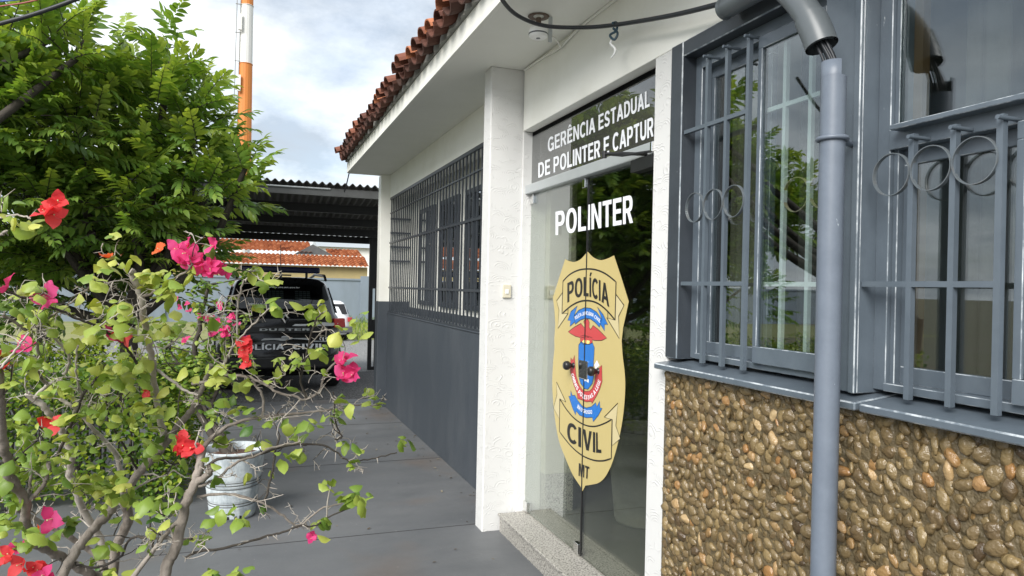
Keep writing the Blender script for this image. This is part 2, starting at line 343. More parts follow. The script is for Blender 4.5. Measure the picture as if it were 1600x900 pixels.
M['slate'] = mat('slate_wall_paint', (0.047, 0.057, 0.070), 0.5, noise=(2.2, 0.7, (0.088, 0.097, 0.109)), stretch=(1, 1, 0.4), lo=0.42, hi=0.8, bump=(25, 0.25, 0.004))
M['slate_gloss'] = mat('slate_gloss_paint', (0.036, 0.043, 0.053), 0.4, noise=(5, 0.6, (0.055, 0.066, 0.08)), bump=(22, 0.3, 0.004))
M['steel'] = mat('blue_grey_enamel', (0.092, 0.115, 0.140), 0.28, noise=(9, 0.6, (0.124, 0.152, 0.182)), bump=(45, 0.22, 0.002))
chipped(M['steel'], (0.45, 0.48, 0.5)); chipped(M['slate_gloss'], (0.3, 0.33, 0.35)); chipped(M['slate'], (0.22, 0.235, 0.25), 14, .72, .80, (1, 1, .2))
M['worn_edge'] = mat('worn_enamel_edge', (0.14, 0.17, 0.2), 0.35, noise=(16, 1.0, (0.48, 0.52, 0.55)), stretch=(1, 1, .6), lo=0.44, hi=0.6)
M['steel_dark'] = mat('dark_grey_enamel', (0.030, 0.036, 0.045), 0.4, noise=(9, 0.6, (0.05, 0.058, 0.068)), bump=(45, 0.2, 0.002))
M['ring'] = mat('worn_flat_iron', (0.115, 0.135, 0.15), 0.35, noise=(30, 0.5, (0.15, 0.14, 0.13)), lo=0.5)
M['pipe'] = mat('grey_conduit_plastic', (0.125, 0.15, 0.19), 0.42, noise=(14, 0.6, (0.17, 0.2, 0.245)), bump=(60, 0.15, 0.002))
chipped(M['pipe'], (0.40, 0.44, 0.48), 40, .70, .73, (1, 1, .5))
M['pvc_dark'] = mat('dark_grey_plastic', (0.095, 0.11, 0.12), 0.35, noise=(8, 0.5, (0.13, 0.145, 0.155)))
M['black'] = mat('black_plastic', (0.012, 0.012, 0.013), 0.35)
M['cable'] = mat('black_cable_sheath', (0.02, 0.023, 0.028), 0.45)
M['alu'] = mat('satin_aluminium', (0.5, 0.53, 0.54), 0.38, 0.35, noise=(12, 0.4, (0.42, 0.45, 0.46)))
M['chrome'] = mat('chrome', (0.75, 0.75, 0.74), 0.12, 1.0)
M['granite'] = mat('grey_granite', (0.42, 0.40, 0.36), 0.4, noise=(95, 1.0, (0.08, 0.075, 0.07)), lo=0.47, hi=0.6)
M['clear'] = glass_mat('clear_glass', (0.86, 0.88, 0.84), 1.5, 1.6)
M['window_glass'] = glass_mat('window_glass', (0.80, 0.84, 0.83), 1.55, 2.5)
M['film_glass'] = glass_mat('filmed_glass', (0.55, 0.52, 0.48), 1.6, 1.6, film=(0.62, (0.10, 0.098, 0.09)))
M['car_glass'] = glass_mat('tinted_car_glass', (0.25, 0.27, 0.27), 1.5, 1.2)
M['gold'] = mat('gold_decal', (0.50, 0.405, 0.17), 0.45, noise=(6, 0.3, (0.55, 0.45, 0.21)))
M['gold_pale'] = mat('pale_gold_decal', (0.56, 0.48, 0.27), 0.45)
M['ink'] = mat('black_decal', (0.012, 0.012, 0.012), 0.4)
M['blue'] = mat('blue_decal', (0.02, 0.16, 0.52), 0.4)
M['red'] = mat('red_decal', (0.52, 0.06, 0.065), 0.4)
M['white_decal'] = mat('white_decal', (0.82, 0.84, 0.88), 0.4)
M['yellow'] = mat('yellow_decal', (0.8, 0.72, 0.25), 0.4)
M['blind'] = mat('fabric_blind', (0.20, 0.18, 0.14), 0.8, noise=(3, 0.7, (0.12, 0.11, 0.08)))
M['blind_dark'] = mat('dark_fabric_blind', (0.05, 0.047, 0.04), 0.8)
M['wood'] = mat('brown_timber', (0.16, 0.10, 0.05), 0.55, noise=(6, 0.8, (0.08, 0.05, 0.025)), stretch=(1, 1, 0.1))
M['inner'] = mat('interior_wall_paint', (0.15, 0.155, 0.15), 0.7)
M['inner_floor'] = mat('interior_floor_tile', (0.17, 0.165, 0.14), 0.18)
M['mortar'] = mat('brown_mortar', (0.13, 0.10, 0.055), 0.24, noise=(20, 0.7, (0.085, 0.064, 0.035)), bump=(36, 1.0, 0.02))
M['pebble'] = attr_mat('varnished_pebble', [(0, (0.07, 0.045, 0.022)), (0.2, (0.12, 0.082, 0.038)), (0.5, (0.175, 0.125, 0.058)), (0.72, (0.23, 0.165, 0.075)), (0.86, (0.28, 0.145, 0.05)), (1, (0.40, 0.29, 0.15))], 0.17, bump=(60, 0.7, 0.012), spec=0.6)
M['clay'] = attr_mat('clay_roof_tile', [(0, (0.045, 0.02, 0.014)), (0.55, (0.12, 0.042, 0.026)), (0.8, (0.22, 0.075, 0.04)), (1, (0.42, 0.15, 0.07))], 0.8, bump=(40, 0.5, 0.006))
M['concrete'] = mat('grey_concrete', (0.28, 0.28, 0.26), 0.85, noise=(8, 0.7, (0.16, 0.16, 0.15)), bump=(30, 0.4, 0.006))
M['ivory'] = mat('ivory_plastic', (0.62, 0.58, 0.46), 0.45)
M['white_plastic'] = mat('white_plastic', (0.78, 0.79, 0.78), 0.4)
M['rust'] = mat('rusty_steel', (0.16, 0.13, 0.11), 0.6, 0.3, noise=(30, 0.8, (0.12, 0.06, 0.03)))
# ---------------------------------------------------------------- the ground
DIP = -0.35
def gz(y): return 0.0 if y < 15 else DIP * min(1, (y - 15) / 5)
def sheet(name, x0, x1, ys, lift, m):
    b = MB()
    for a, c in zip(ys[:-1], ys[1:]): b.quad((x0, a, gz(a) + lift), (x1, a, gz(a) + lift), (x1, c, gz(c) + lift), (x0, c, gz(c) + lift))
    return struct(b.build(name, m))
M['earth'] = mat('packed_earth', (0.16, 0.13, 0.09), 0.95, noise=(0.8, 0.8, (0.10, 0.12, 0.05)), bump=(20, 0.5, 0.02))
M['turf'] = mat('thin_turf', (0.16, 0.19, 0.05), 0.95, noise=(1.5, 0.9, (0.26, 0.23, 0.11)), bump=(30, 0.6, 0.02))
def floor_mat():
    m = mat('painted_concrete_floor', (0.103, 0.109, 0.116), 0.62, noise=(1.6, 0.85, (0.155, 0.158, 0.162)), lo=0.36, hi=0.72, stretch=(0.5, 1, 1), bump=(55, 0.25, 0.003))
    nt = m.node_tree; L = nt.links; p = nt.nodes['Principled BSDF']
    old = p.inputs['Base Color'].links[0].from_socket
    tc = _n(nt, 'ShaderNodeTexCoord'); n = _n(nt, 'ShaderNodeTexNoise'); n.inputs['Scale'].default_value = 1.1; n.inputs['Detail'].default_value = 6
    mp = _n(nt, 'ShaderNodeMapping'); mp.inputs['Location'].default_value = (4.3, 2.2, 0); L.new(tc.outputs['Object'], mp.inputs[0]); L.new(mp.outputs[0], n.inputs['Vector'])
    r = _n(nt, 'ShaderNodeValToRGB'); r.color_ramp.elements[0].position = 0.56; r.color_ramp.elements[1].position = 0.74; r.color_ramp.elements[1].color = (0.55, 0.55, 0.55, 1)
    L.new(n.outputs[0], r.inputs[0]); mx = _n(nt, 'ShaderNodeMixRGB'); L.new(r.outputs[0], mx.inputs[0]); L.new(old, mx.inputs[1]); mx.inputs[2].default_value = (0.15, 0.112, 0.085, 1)
    n3 = _n(nt, 'ShaderNodeTexNoise'); n3.inputs['Scale'].default_value = 38; n3.inputs['Detail'].default_value = 3; L.new(tc.outputs['Object'], n3.inputs['Vector'])
    r3 = _n(nt, 'ShaderNodeValToRGB'); r3.color_ramp.elements[0].position = 0.71; r3.color_ramp.elements[1].position = 0.76; r3.color_ramp.elements[1].color = (0.6, 0.6, 0.6, 1)
    L.new(n3.outputs[0], r3.inputs[0]); m3 = _n(nt, 'ShaderNodeMixRGB'); L.new(r3.outputs[0], m3.inputs[0]); L.new(mx.outputs[0], m3.inputs[1]); m3.inputs[2].default_value = (0.3, 0.29, 0.27, 1)
    L.new(m3.outputs[0], p.inputs['Base Color'])
    n4 = _n(nt, 'ShaderNodeTexNoise'); n4.inputs['Scale'].default_value = 2.4; n4.inputs['Detail'].default_value = 4; L.new(tc.outputs['Object'], n4.inputs['Vector'])
    r4 = _n(nt, 'ShaderNodeMapRange'); r4.inputs[1].default_value = 0.3; r4.inputs[2].default_value = 0.7; r4.inputs[3].default_value = 0.42; r4.inputs[4].default_value = 0.7
    L.new(n4.outputs[0], r4.inputs[0]); L.new(r4.outputs[0], p.inputs['Roughness'])
    return m
M['floor'] = floor_mat()
M['joint'] = mat('floor_joint', (0.05, 0.052, 0.055), 0.8)
M['gravel'] = mat('grey_gravel', (0.30, 0.30, 0.29), 0.95, noise=(42, 1.0, (0.10, 0.10, 0.10)), lo=0.42, hi=0.58, bump=(45, 1.0, 0.03))
M['gravel_shade'] = mat('shaded_gravel', (0.13, 0.13, 0.13), 0.95, noise=(42, 1.0, (0.03, 0.03, 0.03)), lo=0.42, hi=0.58, bump=(45, 1.0, 0.03))  # gravel copy with the carport's shade put into its colour
YS = [-400, -60, 0, 15, 20, 40, 120, 900]
sheet('ground', -600, 600, YS, 0.0, M['earth'])
sheet('walkway', -5.0, 1.80, [-6, 4, 10.35], 0.004, M['floor'])
b = MB()
for px, py in ((640, 660), (640, 719), (560, 838), (600, 628)):
    y = onZ(px, py).y; b.box(-0.55, 1.755, y - 0.0022, y + 0.0022, 0.0045, 0.0075)
struct(b.build('walkway_joint', M['joint']))
sheet('gravel_yard', -9, 9, [10.35, 15, 20, 26.0], 0.004, M['gravel'])
sheet('carport_shade_gravel', -4, 2.7, [10.36, 13.6], 0.008, M['gravel_shade'])
sheet('lawn', -30, 30, [26.0, 39], 0.004, M['turf'])

# ---------------------------------------------------------------- the police station
XW, XG = 1.73, 1.80                          # wall face and door glass
st = thing('police_station', 'white and slate single storey police station with clay roof, glass door and barred windows', 'building', (1.76, 4.5, 0))
b = MB(); b.box(XW, 1.92, -1.2, 4.525, 2.72, 3.14); b.box(1.76, 1.95, 4.66, 9.6, 2.83, 3.14); b.build('upper_wall', M['white'], st, 0.004)
b = MB(); b.box(1.50, 1.92, 4.54, 4.69, 0.0, 3.14); b.build('pilaster', M['comb'], st, 0.008)
b = MB(); b.box(1.735, 1.915, 4.526, 4.541, 0.12, 2.718); b.build('door_jamb', M['comb'], st, 0.004)
b = MB(); b.box(XW - 0.002, 1.915, 2.69, 2.84, 0.0, 2.7185); b.build('door_jamb', M['comb'], st, 0.006)
b = MB(); b.box(1.76, 1.98, 4.688, 9.6, 0.0, 1.27); b.box(1.752, 1.985, 4.69, 9.6, 1.27, 1.285); b.build('lower_wall', M['slate'], st, 0.006)
b = MB(); b.box(2.06, 2.2, 4.66, 9.6, 1.36, 3.14); 
for yc in (9.10, 8.05, 7.02, 6.17, 5.05): b.box(2.035, 2.06, yc - .06, yc + .06, 1.36, 2.83)
b.build('recess_wall', M['white'], st)
b = MB(); b.box(2.05, 2.2, 4.66, 9.6, 1.1, 1.36); b.build('recess_base', M['slate'], st)
b = MB(); b.box(1.64, 2.25, 9.6, 9.8, 1.43, 3.14); b.build('corner_pilaster', M['white'], st, 0.006)
b = MB(); b.box(1.632, 2.25, 9.592, 9.808, 0.0, 1.43); b.build('corner_pilaster_base', M['slate'], st, 0.006)
b = MB(); b.box(2.25, 6.2, 9.6, 9.8, 0.0, 3.14); b.box(6.0, 6.2, -1.2, 9.6, 0, 3.14); b.box(1.92, 6.0, -1.2, -1.0, 0, 3.14); b.build('rear_wall', M['white'], st)
b = MB(); b.box(1.215, 6.3, -1.4, 9.62, 3.14, 3.16); b.build('soffit', M['soffit'], st)
b = MB(); b.box(1.185, 1.215, -1.4, 9.62, 3.128, 3.262); b.box(1.215, 6.3, 9.62, 9.65, 3.128, 3.262); b.build('fascia', M['white'], st, 0.003)

# clay barrel tiles: channels and covers running down the slope to the eave
def tile_roof():
    slope = math.tan(R_(19)); V = []; Fq = []; va = []; nseg = 8
    def tile(x0, y, z0, r0, r1, ln, up, var, rot, tilt):
        base = len(V); cs, sn = cos(R_(19) + tilt), sin(R_(19) + tilt)
        for th in (0.0, 0.011):
            for k in range(2):
                rr = (r0, r1)[k]
                for i in range(nseg + 1):
                    a = pi * (i / nseg)
                    u = ln * k; yy = cos(a) * (rr - th); zz = sin(a) * (rr - th) * 0.85 * up
                    V.append((x0 + u * cs - zz * sn, y + yy + u * rot, z0 + u * sn + zz * cs)); va.append(var)
        n = nseg + 1
        for i in range(nseg):
            Fq.append((base + i, base + i + 1, base + n + i + 1, base + n + i))
            Fq.append((base + 2 * n + i + 1, base + 2 * n + i, base + 3 * n + i, base + 3 * n + i + 1))
            for o_ in (0, n): Fq.append((base + o_ + i, base + o_ + 2 * n + i, base + o_ + 2 * n + i + 1, base + o_ + i + 1))
        for i in (0, nseg): Fq.append((base + i, base + n + i, base + 3 * n + i, base + 2 * n + i))
    y = -1.3; rn = random.Random(5)
    while y < 9.62:
        for row in range(5):
            ju = rn.uniform(-0.02, 0.02) if row == 0 else 0
            x0 = 1.075 + row * 0.36 + ju; z0 = 3.33 + row * 0.36 * slope
            tile(x0, y + rn.uniform(-.008, .008), z0 - 0.002, 0.082, 0.070, 0.46, -1, rn.uniform(0, .5), rn.uniform(-.03, .03), rn.uniform(-.02, .02))
            tile(x0 + rn.uniform(-0.05, 0.03), y + 0.10 + rn.uniform(-.012, .012), z0 + 0.008 + rn.uniform(0, .014), 0.082, 0.066, 0.46, 1, min(1, max(0, rn.gauss(.5, .28))), rn.uniform(-.05, .05), rn.uniform(-.05, .05))
        y += 0.20
    return np_mesh('roof_tile', V, Fq, M['clay'], st, smooth=False, attrs={'var': va})
rt = tile_roof()
s_ = math.tan(R_(19)); b = MB()
b.hexa([(1.2, -1.4, 3.262), (6.3, -1.4, 3.262 + 5.1 * s_), (6.3, 9.65, 3.262 + 5.1 * s_), (1.2, 9.65, 3.262), (1.2, -1.4, 3.285), (6.3, -1.4, 3.285 + 5.1 * s_), (6.3, 9.65, 3.285 + 5.1 * s_), (1.2, 9.65, 3.285)])
b.build('roof_deck', M['clay'], st)
b = MB(); rn = random.Random(3); y = -1.3                                     # lumps of bedding mortar under the tile ends
V = []
while y < 9.6:
    e = 1.165 + rn.uniform(-.022, .018); V += [(1.26, y, 3.264), (e, y, 3.264), (e + rn.uniform(0, .02), y, 3.33 + rn.uniform(-.02, .02)), (1.26, y, 3.345)]; y += 0.045
nb = len(V) // 4
b.add(V, [(4 * i + k, 4 * i + (k + 1) % 4, 4 * i + 4 + (k + 1) % 4, 4 * i + 4 + k) for i in range(nb - 1) for k in range(4)])
b.build('bedding_mortar', M['concrete'], st)

# interior behind the glass
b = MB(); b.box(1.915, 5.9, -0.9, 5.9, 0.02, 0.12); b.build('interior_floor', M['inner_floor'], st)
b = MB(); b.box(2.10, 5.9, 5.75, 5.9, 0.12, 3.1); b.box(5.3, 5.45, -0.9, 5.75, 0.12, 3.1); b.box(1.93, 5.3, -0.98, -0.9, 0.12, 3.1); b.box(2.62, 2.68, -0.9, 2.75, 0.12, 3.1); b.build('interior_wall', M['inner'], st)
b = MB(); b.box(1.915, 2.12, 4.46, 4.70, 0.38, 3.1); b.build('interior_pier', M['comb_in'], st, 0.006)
b = MB(); b.box(1.918, 2.13, 4.45, 4.71, 0.12, 0.38); b.build('interior_skirting', M['granite'], st, 0.004)

# granite door sill
b = MB(); b.box(1.62, 1.99, 2.842, 4.524, 0.0, 0.125); b.box(1.605, 1.64, 2.842, 4.524, 0.112, 0.128); b.build('door_sill', M['granite'], st, 0.004)

# glass door: transom pane, aluminium bar and two leaves
door = MB(); door.box(1.755, 1.835, 2.842, 4.55, 2.292, 2.352); do = door.build('glass_door', M['alu'], st, 0.004)
SEAM = onX(914, 560, XG).y
b = MB(); b.box(XG, XG + 0.008, 2.842, 4.525, 2.352, 2.718); b.build('transom_pane', M['film_glass'], do)
for y0, y1 in ((SEAM + 0.011, 4.521), (2.846, SEAM - 0.011)):
    b = MB(); b.box(XG, XG + 0.010, y0, y1, 0.135, 2.286); b.build('door_leaf', M['clear'], do)
b = MB(); b.box(XG - 0.0045, XG + 0.014, SEAM - 0.0055, SEAM + 0.0055, 0.135, 2.286); b.build('door_seal', M['black'], do)
b = MB(); b.box(1.80, 1.82, 2.843, 4.524, 2.690, 2.718); b.build('transom_trim', M['steel_dark'], do)
for yc, z0, z1, wd in ((4.49, 0.128, 0.20, 0.032), (4.49, 2.225, 2.29, 0.028), (SEAM + 0.045, 0.128, 0.195, 0.028), (SEAM + 0.045, 2.235, 2.29, 0.02)):
    b = MB(); b.box(XG - 0.012, XG + 0.022, yc - wd, yc + wd, z0, z1); b.build('hinge', M['chrome'], do, 0.003)
# knobs and lock
for px, py in ((888, 571), (926, 580)):
    k = onX(px, py, XG - 0.036); b = MB()
    prof = [(0.0, 0.03), (0.020, 0.028), (0.027, 0.018), (0.027, 0.002), (0.019, -0.008), (0.012, -0.02), (0.012, -0.030), (0.018, -0.031), (0.018, -0.036)]
    V = [(k.x - z, k.y + r * cos(2 * pi * i / 14), k.z + r * sin(2 * pi * i / 14)) for r, z in prof for i in range(14)]
    b.add(V, [(j * 14 + i, j * 14 + (i + 1) % 14, (j + 1) * 14 + (i + 1) % 14, (j + 1) * 14 + i) for j in range(len(prof) - 1) for i in range(14)], 0, True)
    b.build('knob', M['black'], do)
b = MB(); k = onX(913, 577, XG); b.box(XG - 0.010, XG - 0.0005, k.y - 0.055, k.y + 0.055, k.z - 0.055, k.z + 0.05); b.build('lock', M['chrome'], do, 0.003)
# door closer
b = MB(); p0 = onX(955, 262, 1.72); p1 = onX(1012, 256, 1.72); p2 = onX(1014, 266, 1.76)
b.box(1.735, 1.79, 2.86, 3.06, 2.225, 2.285); cl_ = b
cl_.tube([(1.745, 2.93, 2.295), (1.70, 3.08, 2.32), (1.665, 3.20, 2.335)], 0.009, 8); cl_.tube([(1.665, 3.20, 2.335), (1.70, 3.08, 2.31), (1.74, 2.88, 2.30)], 0.007, 8)
cl_.tube([(1.665, 3.20, 2.315), (1.665, 3.20, 2.35)], 0.013, 10)
cl_.build('door_closer', M['black'], do, 0.003)
b = MB(); b.box(1.715, 1.735, 2.835, 2.852, 2.29, 2.335); b.build('closer_bracket', M['chrome'], do, 0.003)

# ---------------------------------------------------------------- lettering and the gold shield on the glass
def text_on(mb, s, bottom, top, X, mi=0, bold=0.02):
    V, Fs, asp = block_text(s)
    out = [onX(*(lerp_path([(*p, 0) for p in bottom], x).lerp(lerp_path([(*p, 0) for p in top], x), y))[:2], X - 0.0002 * k) for x, y, k in V]
    mb.add(out, Fs, mi)
def stroke(mb, pts, X, wd, mi=0, closed=False):
    """a drawn line of real width lying on the glass"""
    P = [onX(px, py, X) for px, py in pts]; n = len(P)
    if closed: P.append(P[0]); P.append(P[1])
    V = []
    for i, p in enumerate(P):
        a = P[max(i - 1, 0)]; c = P[min(i + 1, len(P) - 1)]; t = (c - a).normalized(); q = Vector((0, -t.z, t.y)) * wd / 2
        V += [p + q, p - q]
    mb.add(V, [(2 * i, 2 * i + 1, 2 * i + 3, 2 * i + 2) for i in range(len(P) - 1)], mi)
def face(mb, pts, X, mi=0):
    mb.ngon([onX(px, py, X) for px, py in pts], mi)
def smooth_px(pts, closed=False, k=4):
    P = [Vector(p) for p in pts]; out = []; n = len(P)
    rng_ = range(n if closed else n - 1)
    for i in rng_:
        p0, p1, p2, p3 = (P[(i - 1) % n] if closed or i > 0 else P[0]), P[i], P[(i + 1) % n], (P[(i + 2) % n] if closed or i + 2 < n else P[-1])
        for j in range(k):
            t = j / k
            out.append(tuple(0.5 * ((2 * p1) + (p2 - p0) * t + (2 * p0 - 5 * p1 + 4 * p2 - p3) * t * t + (3 * p1 - p0 - 3 * p2 + p3) * t ** 3)))
    if not closed: out.append(tuple(P[-1]))
    return out
z1 = lambda L_: [(840 + x / 5, 380 + y / 5) for x, y in L_]
z4 = lambda L_: [(840 + x / 3.913, 540 + y / 3.913) for x, y in L_]
z7 = lambda L_: [(860 + x / 7.5, 440 + y / 7.5) for x, y in L_]
z8 = lambda L_: [(860 + x / 7.5, 550 + y / 7.5) for x, y in L_]
X0 = XG - 0.002
lt = MB()
text_on(lt, 'GERÊNCIA ESTADUAL', [(856, 238), (935, 204), (1015, 166)], [(856, 216), (935, 180), (1015, 140)], X0, bold=0.05)
lt.build('lettering', M['white_decal'], do); lt = MB()
text_on(lt, 'DE POLINTER E CAPTURA', [(841, 278), (935, 246), (1033, 208)], [(841, 255), (935, 219), (1033, 177)], X0, bold=0.05)
lt.build('lettering', M['white_decal'], do); lt = MB()
text_on(lt, 'POLINTER', [(868, 367.5), (928, 358), (989, 348)], [(868, 331), (928, 318), (989, 304)], X0, bold=0.055)
lt.build('lettering', M['white_decal'], do)
em = MB()                                   # 0 gold 1 pale gold 2 ink 3 blue 4 red 5 white 6 yellow
arc1 = smooth_px(z1([(215, 125), (250, 140), (290, 146), (340, 122), (390, 65)])); arc2 = smooth_px(z1([(390, 65), (435, 110), (490, 132), (545, 120), (597, 95)]))[1:]
rside = z1([(597, 95), (655, 270), (712, 455), (690, 560), (668, 660)])[1:] + smooth_px(z4([(514, -30), (520, 60), (531, 150), (536, 240), (530, 360), (515, 480), (490, 600), (455, 720), (415, 800), (375, 838), (330, 850), (292, 856)]))
tip = z4([(275, 890), (262, 862)])
lside = smooth_px(z4([(262, 862), (215, 790), (175, 700), (130, 580), (105, 440), (92, 300), (90, 200), (95, 100), (103, 20)]))[1:] + z1([(130, 745), (138, 640), (132, 530), (120, 425), (165, 280)])
face(em, arc1 + arc2 + rside + tip + lside, X0, 0)
X1, X2, X3 = X0 - 0.0008, X0 - 0.0016, X0 - 0.0024
topA = smooth_px(z1([(198, 297), (250, 245), (320, 210), (400, 201), (470, 212), (540, 245), (612, 302)])); botA = smooth_px(z1([(605, 600), (540, 525), (470, 470), (400, 449), (330, 455), (260, 490), (190, 550)]))
for pl in (z1([(195, 385), (148, 450), (167, 520), (158, 665), (237, 550), (192, 550)]), z1([(612, 400), (675, 485), (632, 570), (638, 745), (540, 582), (605, 600)])):
    face(em, pl, X1, 1); stroke(em, pl, X2, 0.006, 2, True)
face(em, topA + botA, X1 - 0.0001, 0); stroke(em, topA + botA, X2 - 0.0001, 0.009, 2, True)
stroke(em, z1([(237, 512), (237, 550)]), X2, 0.006, 2); stroke(em, z1([(548, 540), (548, 580)]), X2, 0.006, 2)
text_on(em, 'POLÍCIA', z1([(232, 465), (300, 425), (370, 410), (430, 424), (490, 452), (560, 500)]), z1([(232, 312), (300, 278), (370, 263), (430, 270), (490, 290), (548, 322)]), X3, 2, 0.045)
# blue ribbon, eagle, shield, red motto ribbon, lower blue ribbon
band = z7([(280, 400), (330, 335), (400, 305), (470, 312), (540, 355), (600, 440), (575, 535), (520, 475), (470, 438), (410, 430), (350, 450), (290, 500)])
for pl in (z7([(315, 285), (240, 350), (203, 455), (236, 455), (228, 525), (290, 470), (275, 410)]), z7([(550, 300), (620, 390), (672, 505), (635, 500), (635, 580), (585, 500), (600, 430)])):
    face(em, pl, X1, 3); stroke(em, pl, X2, 0.003, 2, True)
face(em, band, X1 - 0.0002, 3); stroke(em, band, X2 - 0.0002, 0.003, 2, True)
text_on(em, 'POLÍCIA JUDICIÁRIA CIVIL', z7([(293, 450), (350, 408), (420, 388), (490, 408), (582, 485)]), z7([(283, 412), (345, 368), (420, 345), (500, 368), (592, 448)]), X3, 5, 0.02)
eagle = z7([(388, 468), (403, 450), (440, 438), (457, 480), (452, 530), (470, 562), (500, 513), (560, 560), (612, 612), (662, 660), (600, 690), (520, 690), (492, 682), (490, 715), (455, 735), (385, 735), (352, 712), (348, 655), (290, 640), (240, 612), (208, 588), (280, 532), (357, 490), (397, 542), (400, 500)])
face(em, eagle, X1, 4); stroke(em, eagle, X2, 0.003, 2, True)
for pl in (z7([(350, 640), (400, 628), (440, 640), (490, 660)]), z7([(360, 660), (410, 645), (450, 655)])): stroke(em, pl, X2, 0.0025, 2)
for pl in (z7([(372, 700), (395, 680), (412, 690), (408, 725), (380, 722)]), z7([(425, 685), (462, 695), (455, 728), (420, 730)])): face(em, pl, X2 - 0.0003, 6)
sh = z7([(330, 742), (360, 702), (390, 722), (450, 735), (492, 716), (515, 770), (508, 900)]) + z8([(505, 100), (505, 300), (490, 370), (440, 436), (400, 430), (355, 370), (330, 290), (328, 90)])
face(em, sh, X1 - 0.0003, 3); stroke(em, sh, X2 - 0.0003, 0.003, 2, True)
face(em, z8([(385, 318), (450, 322), (446, 362), (420, 340), (395, 340)]), X2 - 0.0004, 5)
motto = z8([(238, 68), (262, 98), (282, 38), (290, 180), (302, 280), (332, 380), (370, 440), (410, 462), (460, 455), (490, 425), (520, 345), (525, 270), (560, 200), (602, 152), (606, 345), (580, 430), (540, 515), (485, 606), (478, 578), (420, 585), (365, 560), (318, 545), (310, 480), (268, 370), (232, 220)])
face(em, motto, X1 - 0.0001, 4); stroke(em, motto, X2, 0.0025, 2, True)
text_on(em, 'OMNIS POTESTAS A LEGE', z8([(242, 255), (275, 370), (325, 485), (385, 550), (450, 560), (515, 515), (560, 430), (590, 340)]), z8([(270, 250), (300, 350), (345, 450), (395, 500), (450, 512), (495, 470), (535, 395), (562, 320)]), X3, 5, 0.02)
face(em, z8([(545, 95), (575, 160), (530, 200), (515, 150)]), X2, 5)
lower = z8([(237, 452), (257, 510), (285, 505), (322, 570), (370, 630), (420, 655), (480, 640), (530, 592), (545, 640), (577, 575), (582, 655), (606, 660), (560, 745), (500, 818), (490, 766), (420, 771), (340, 740), (302, 690), (296, 738), (260, 660), (213, 515), (236, 520)])
face(em, lower, X1, 3); stroke(em, lower, X2, 0.0025, 2, True)
text_on(em, 'MATO GROSSO', z8([(312, 655), (360, 700), (420, 725), (490, 725)]), z8([(325, 612), (370, 660), (425, 682), (487, 680)]), X3, 5, 0.02)
topC = smooth_px(z4([(135, 325), (180, 395), (230, 450), (290, 486), (350, 494), (410, 475), (455, 450)])); botC = smooth_px(z4([(450, 690), (400, 704), (340, 700), (270, 670), (200, 610), (133, 525)]))
for pl in (z4([(115, 222), (172, 345), (137, 327), (133, 448), (97, 382), (118, 300)]), z4([(408, 437), (490, 352), (478, 490), (505, 570), (455, 612), (457, 452)])):
    face(em, pl, X1, 1); stroke(em, pl, X2, 0.005, 2, True)
face(em, topC + botC, X1 - 0.0001, 0); stroke(em, topC + botC, X2 - 0.0001, 0.008, 2, True)
text_on(em, 'CIVIL', z4([(180, 582), (240, 612), (300, 640), (350, 654), (390, 657)]), z4([(180, 462), (240, 492), (300, 518), (350, 530), (385, 533)]), X3, 2, 0.045)
text_on(em, 'MT', z4([(250, 796), (313, 817)]), z4([(252, 718), (316, 742)]), X3, 2, 0.045)
em.build('shield_emblem', [M[k] for k in ('gold', 'gold_pale', 'ink', 'blue', 'red', 'white_decal', 'yellow')], do)

# ---------------------------------------------------------------- barred window bay
b = MB()
b.box(1.716, 1.92, 2.60, 2.6885, 1.362, 2.7195); b.box(1.718, 1.92, -1.2, 2.60, 2.655, 2.7195)
b.build('window_surround', M['slate_gloss'], st, 0.004, M['worn_edge'])
b = MB(); b.box(1.722, 1.92, 1.645, 1.80, 1.355, 2.655)
b.box(1.708, 1.722, 1.643, 1.668, 1.355, 2.655); b.build('window_pier', M['steel'], st, 0.003, M['worn_edge'])
b = MB()
for i, (y0, y1) in enumerate(((1.60, 2.70), (-1.2, 1.585))):
    b.hexa([(1.668, y0, 1.312), (1.92, y0, 1.318), (1.92, y1, 1.318), (1.668, y1, 1.312), (1.668, y0, 1.336), (1.92, y0, 1.368), (1.92, y1, 1.368), (1.668, y1, 1.336)])
b.build('window_ledge', M['steel'], st, 0.004, M['worn_edge'])
b = MB(); b.box(1.7205, 1.92, -1.2, 2.6885, 0.0, 1.316); b.build('pebble_wall', M['mortar'], st)

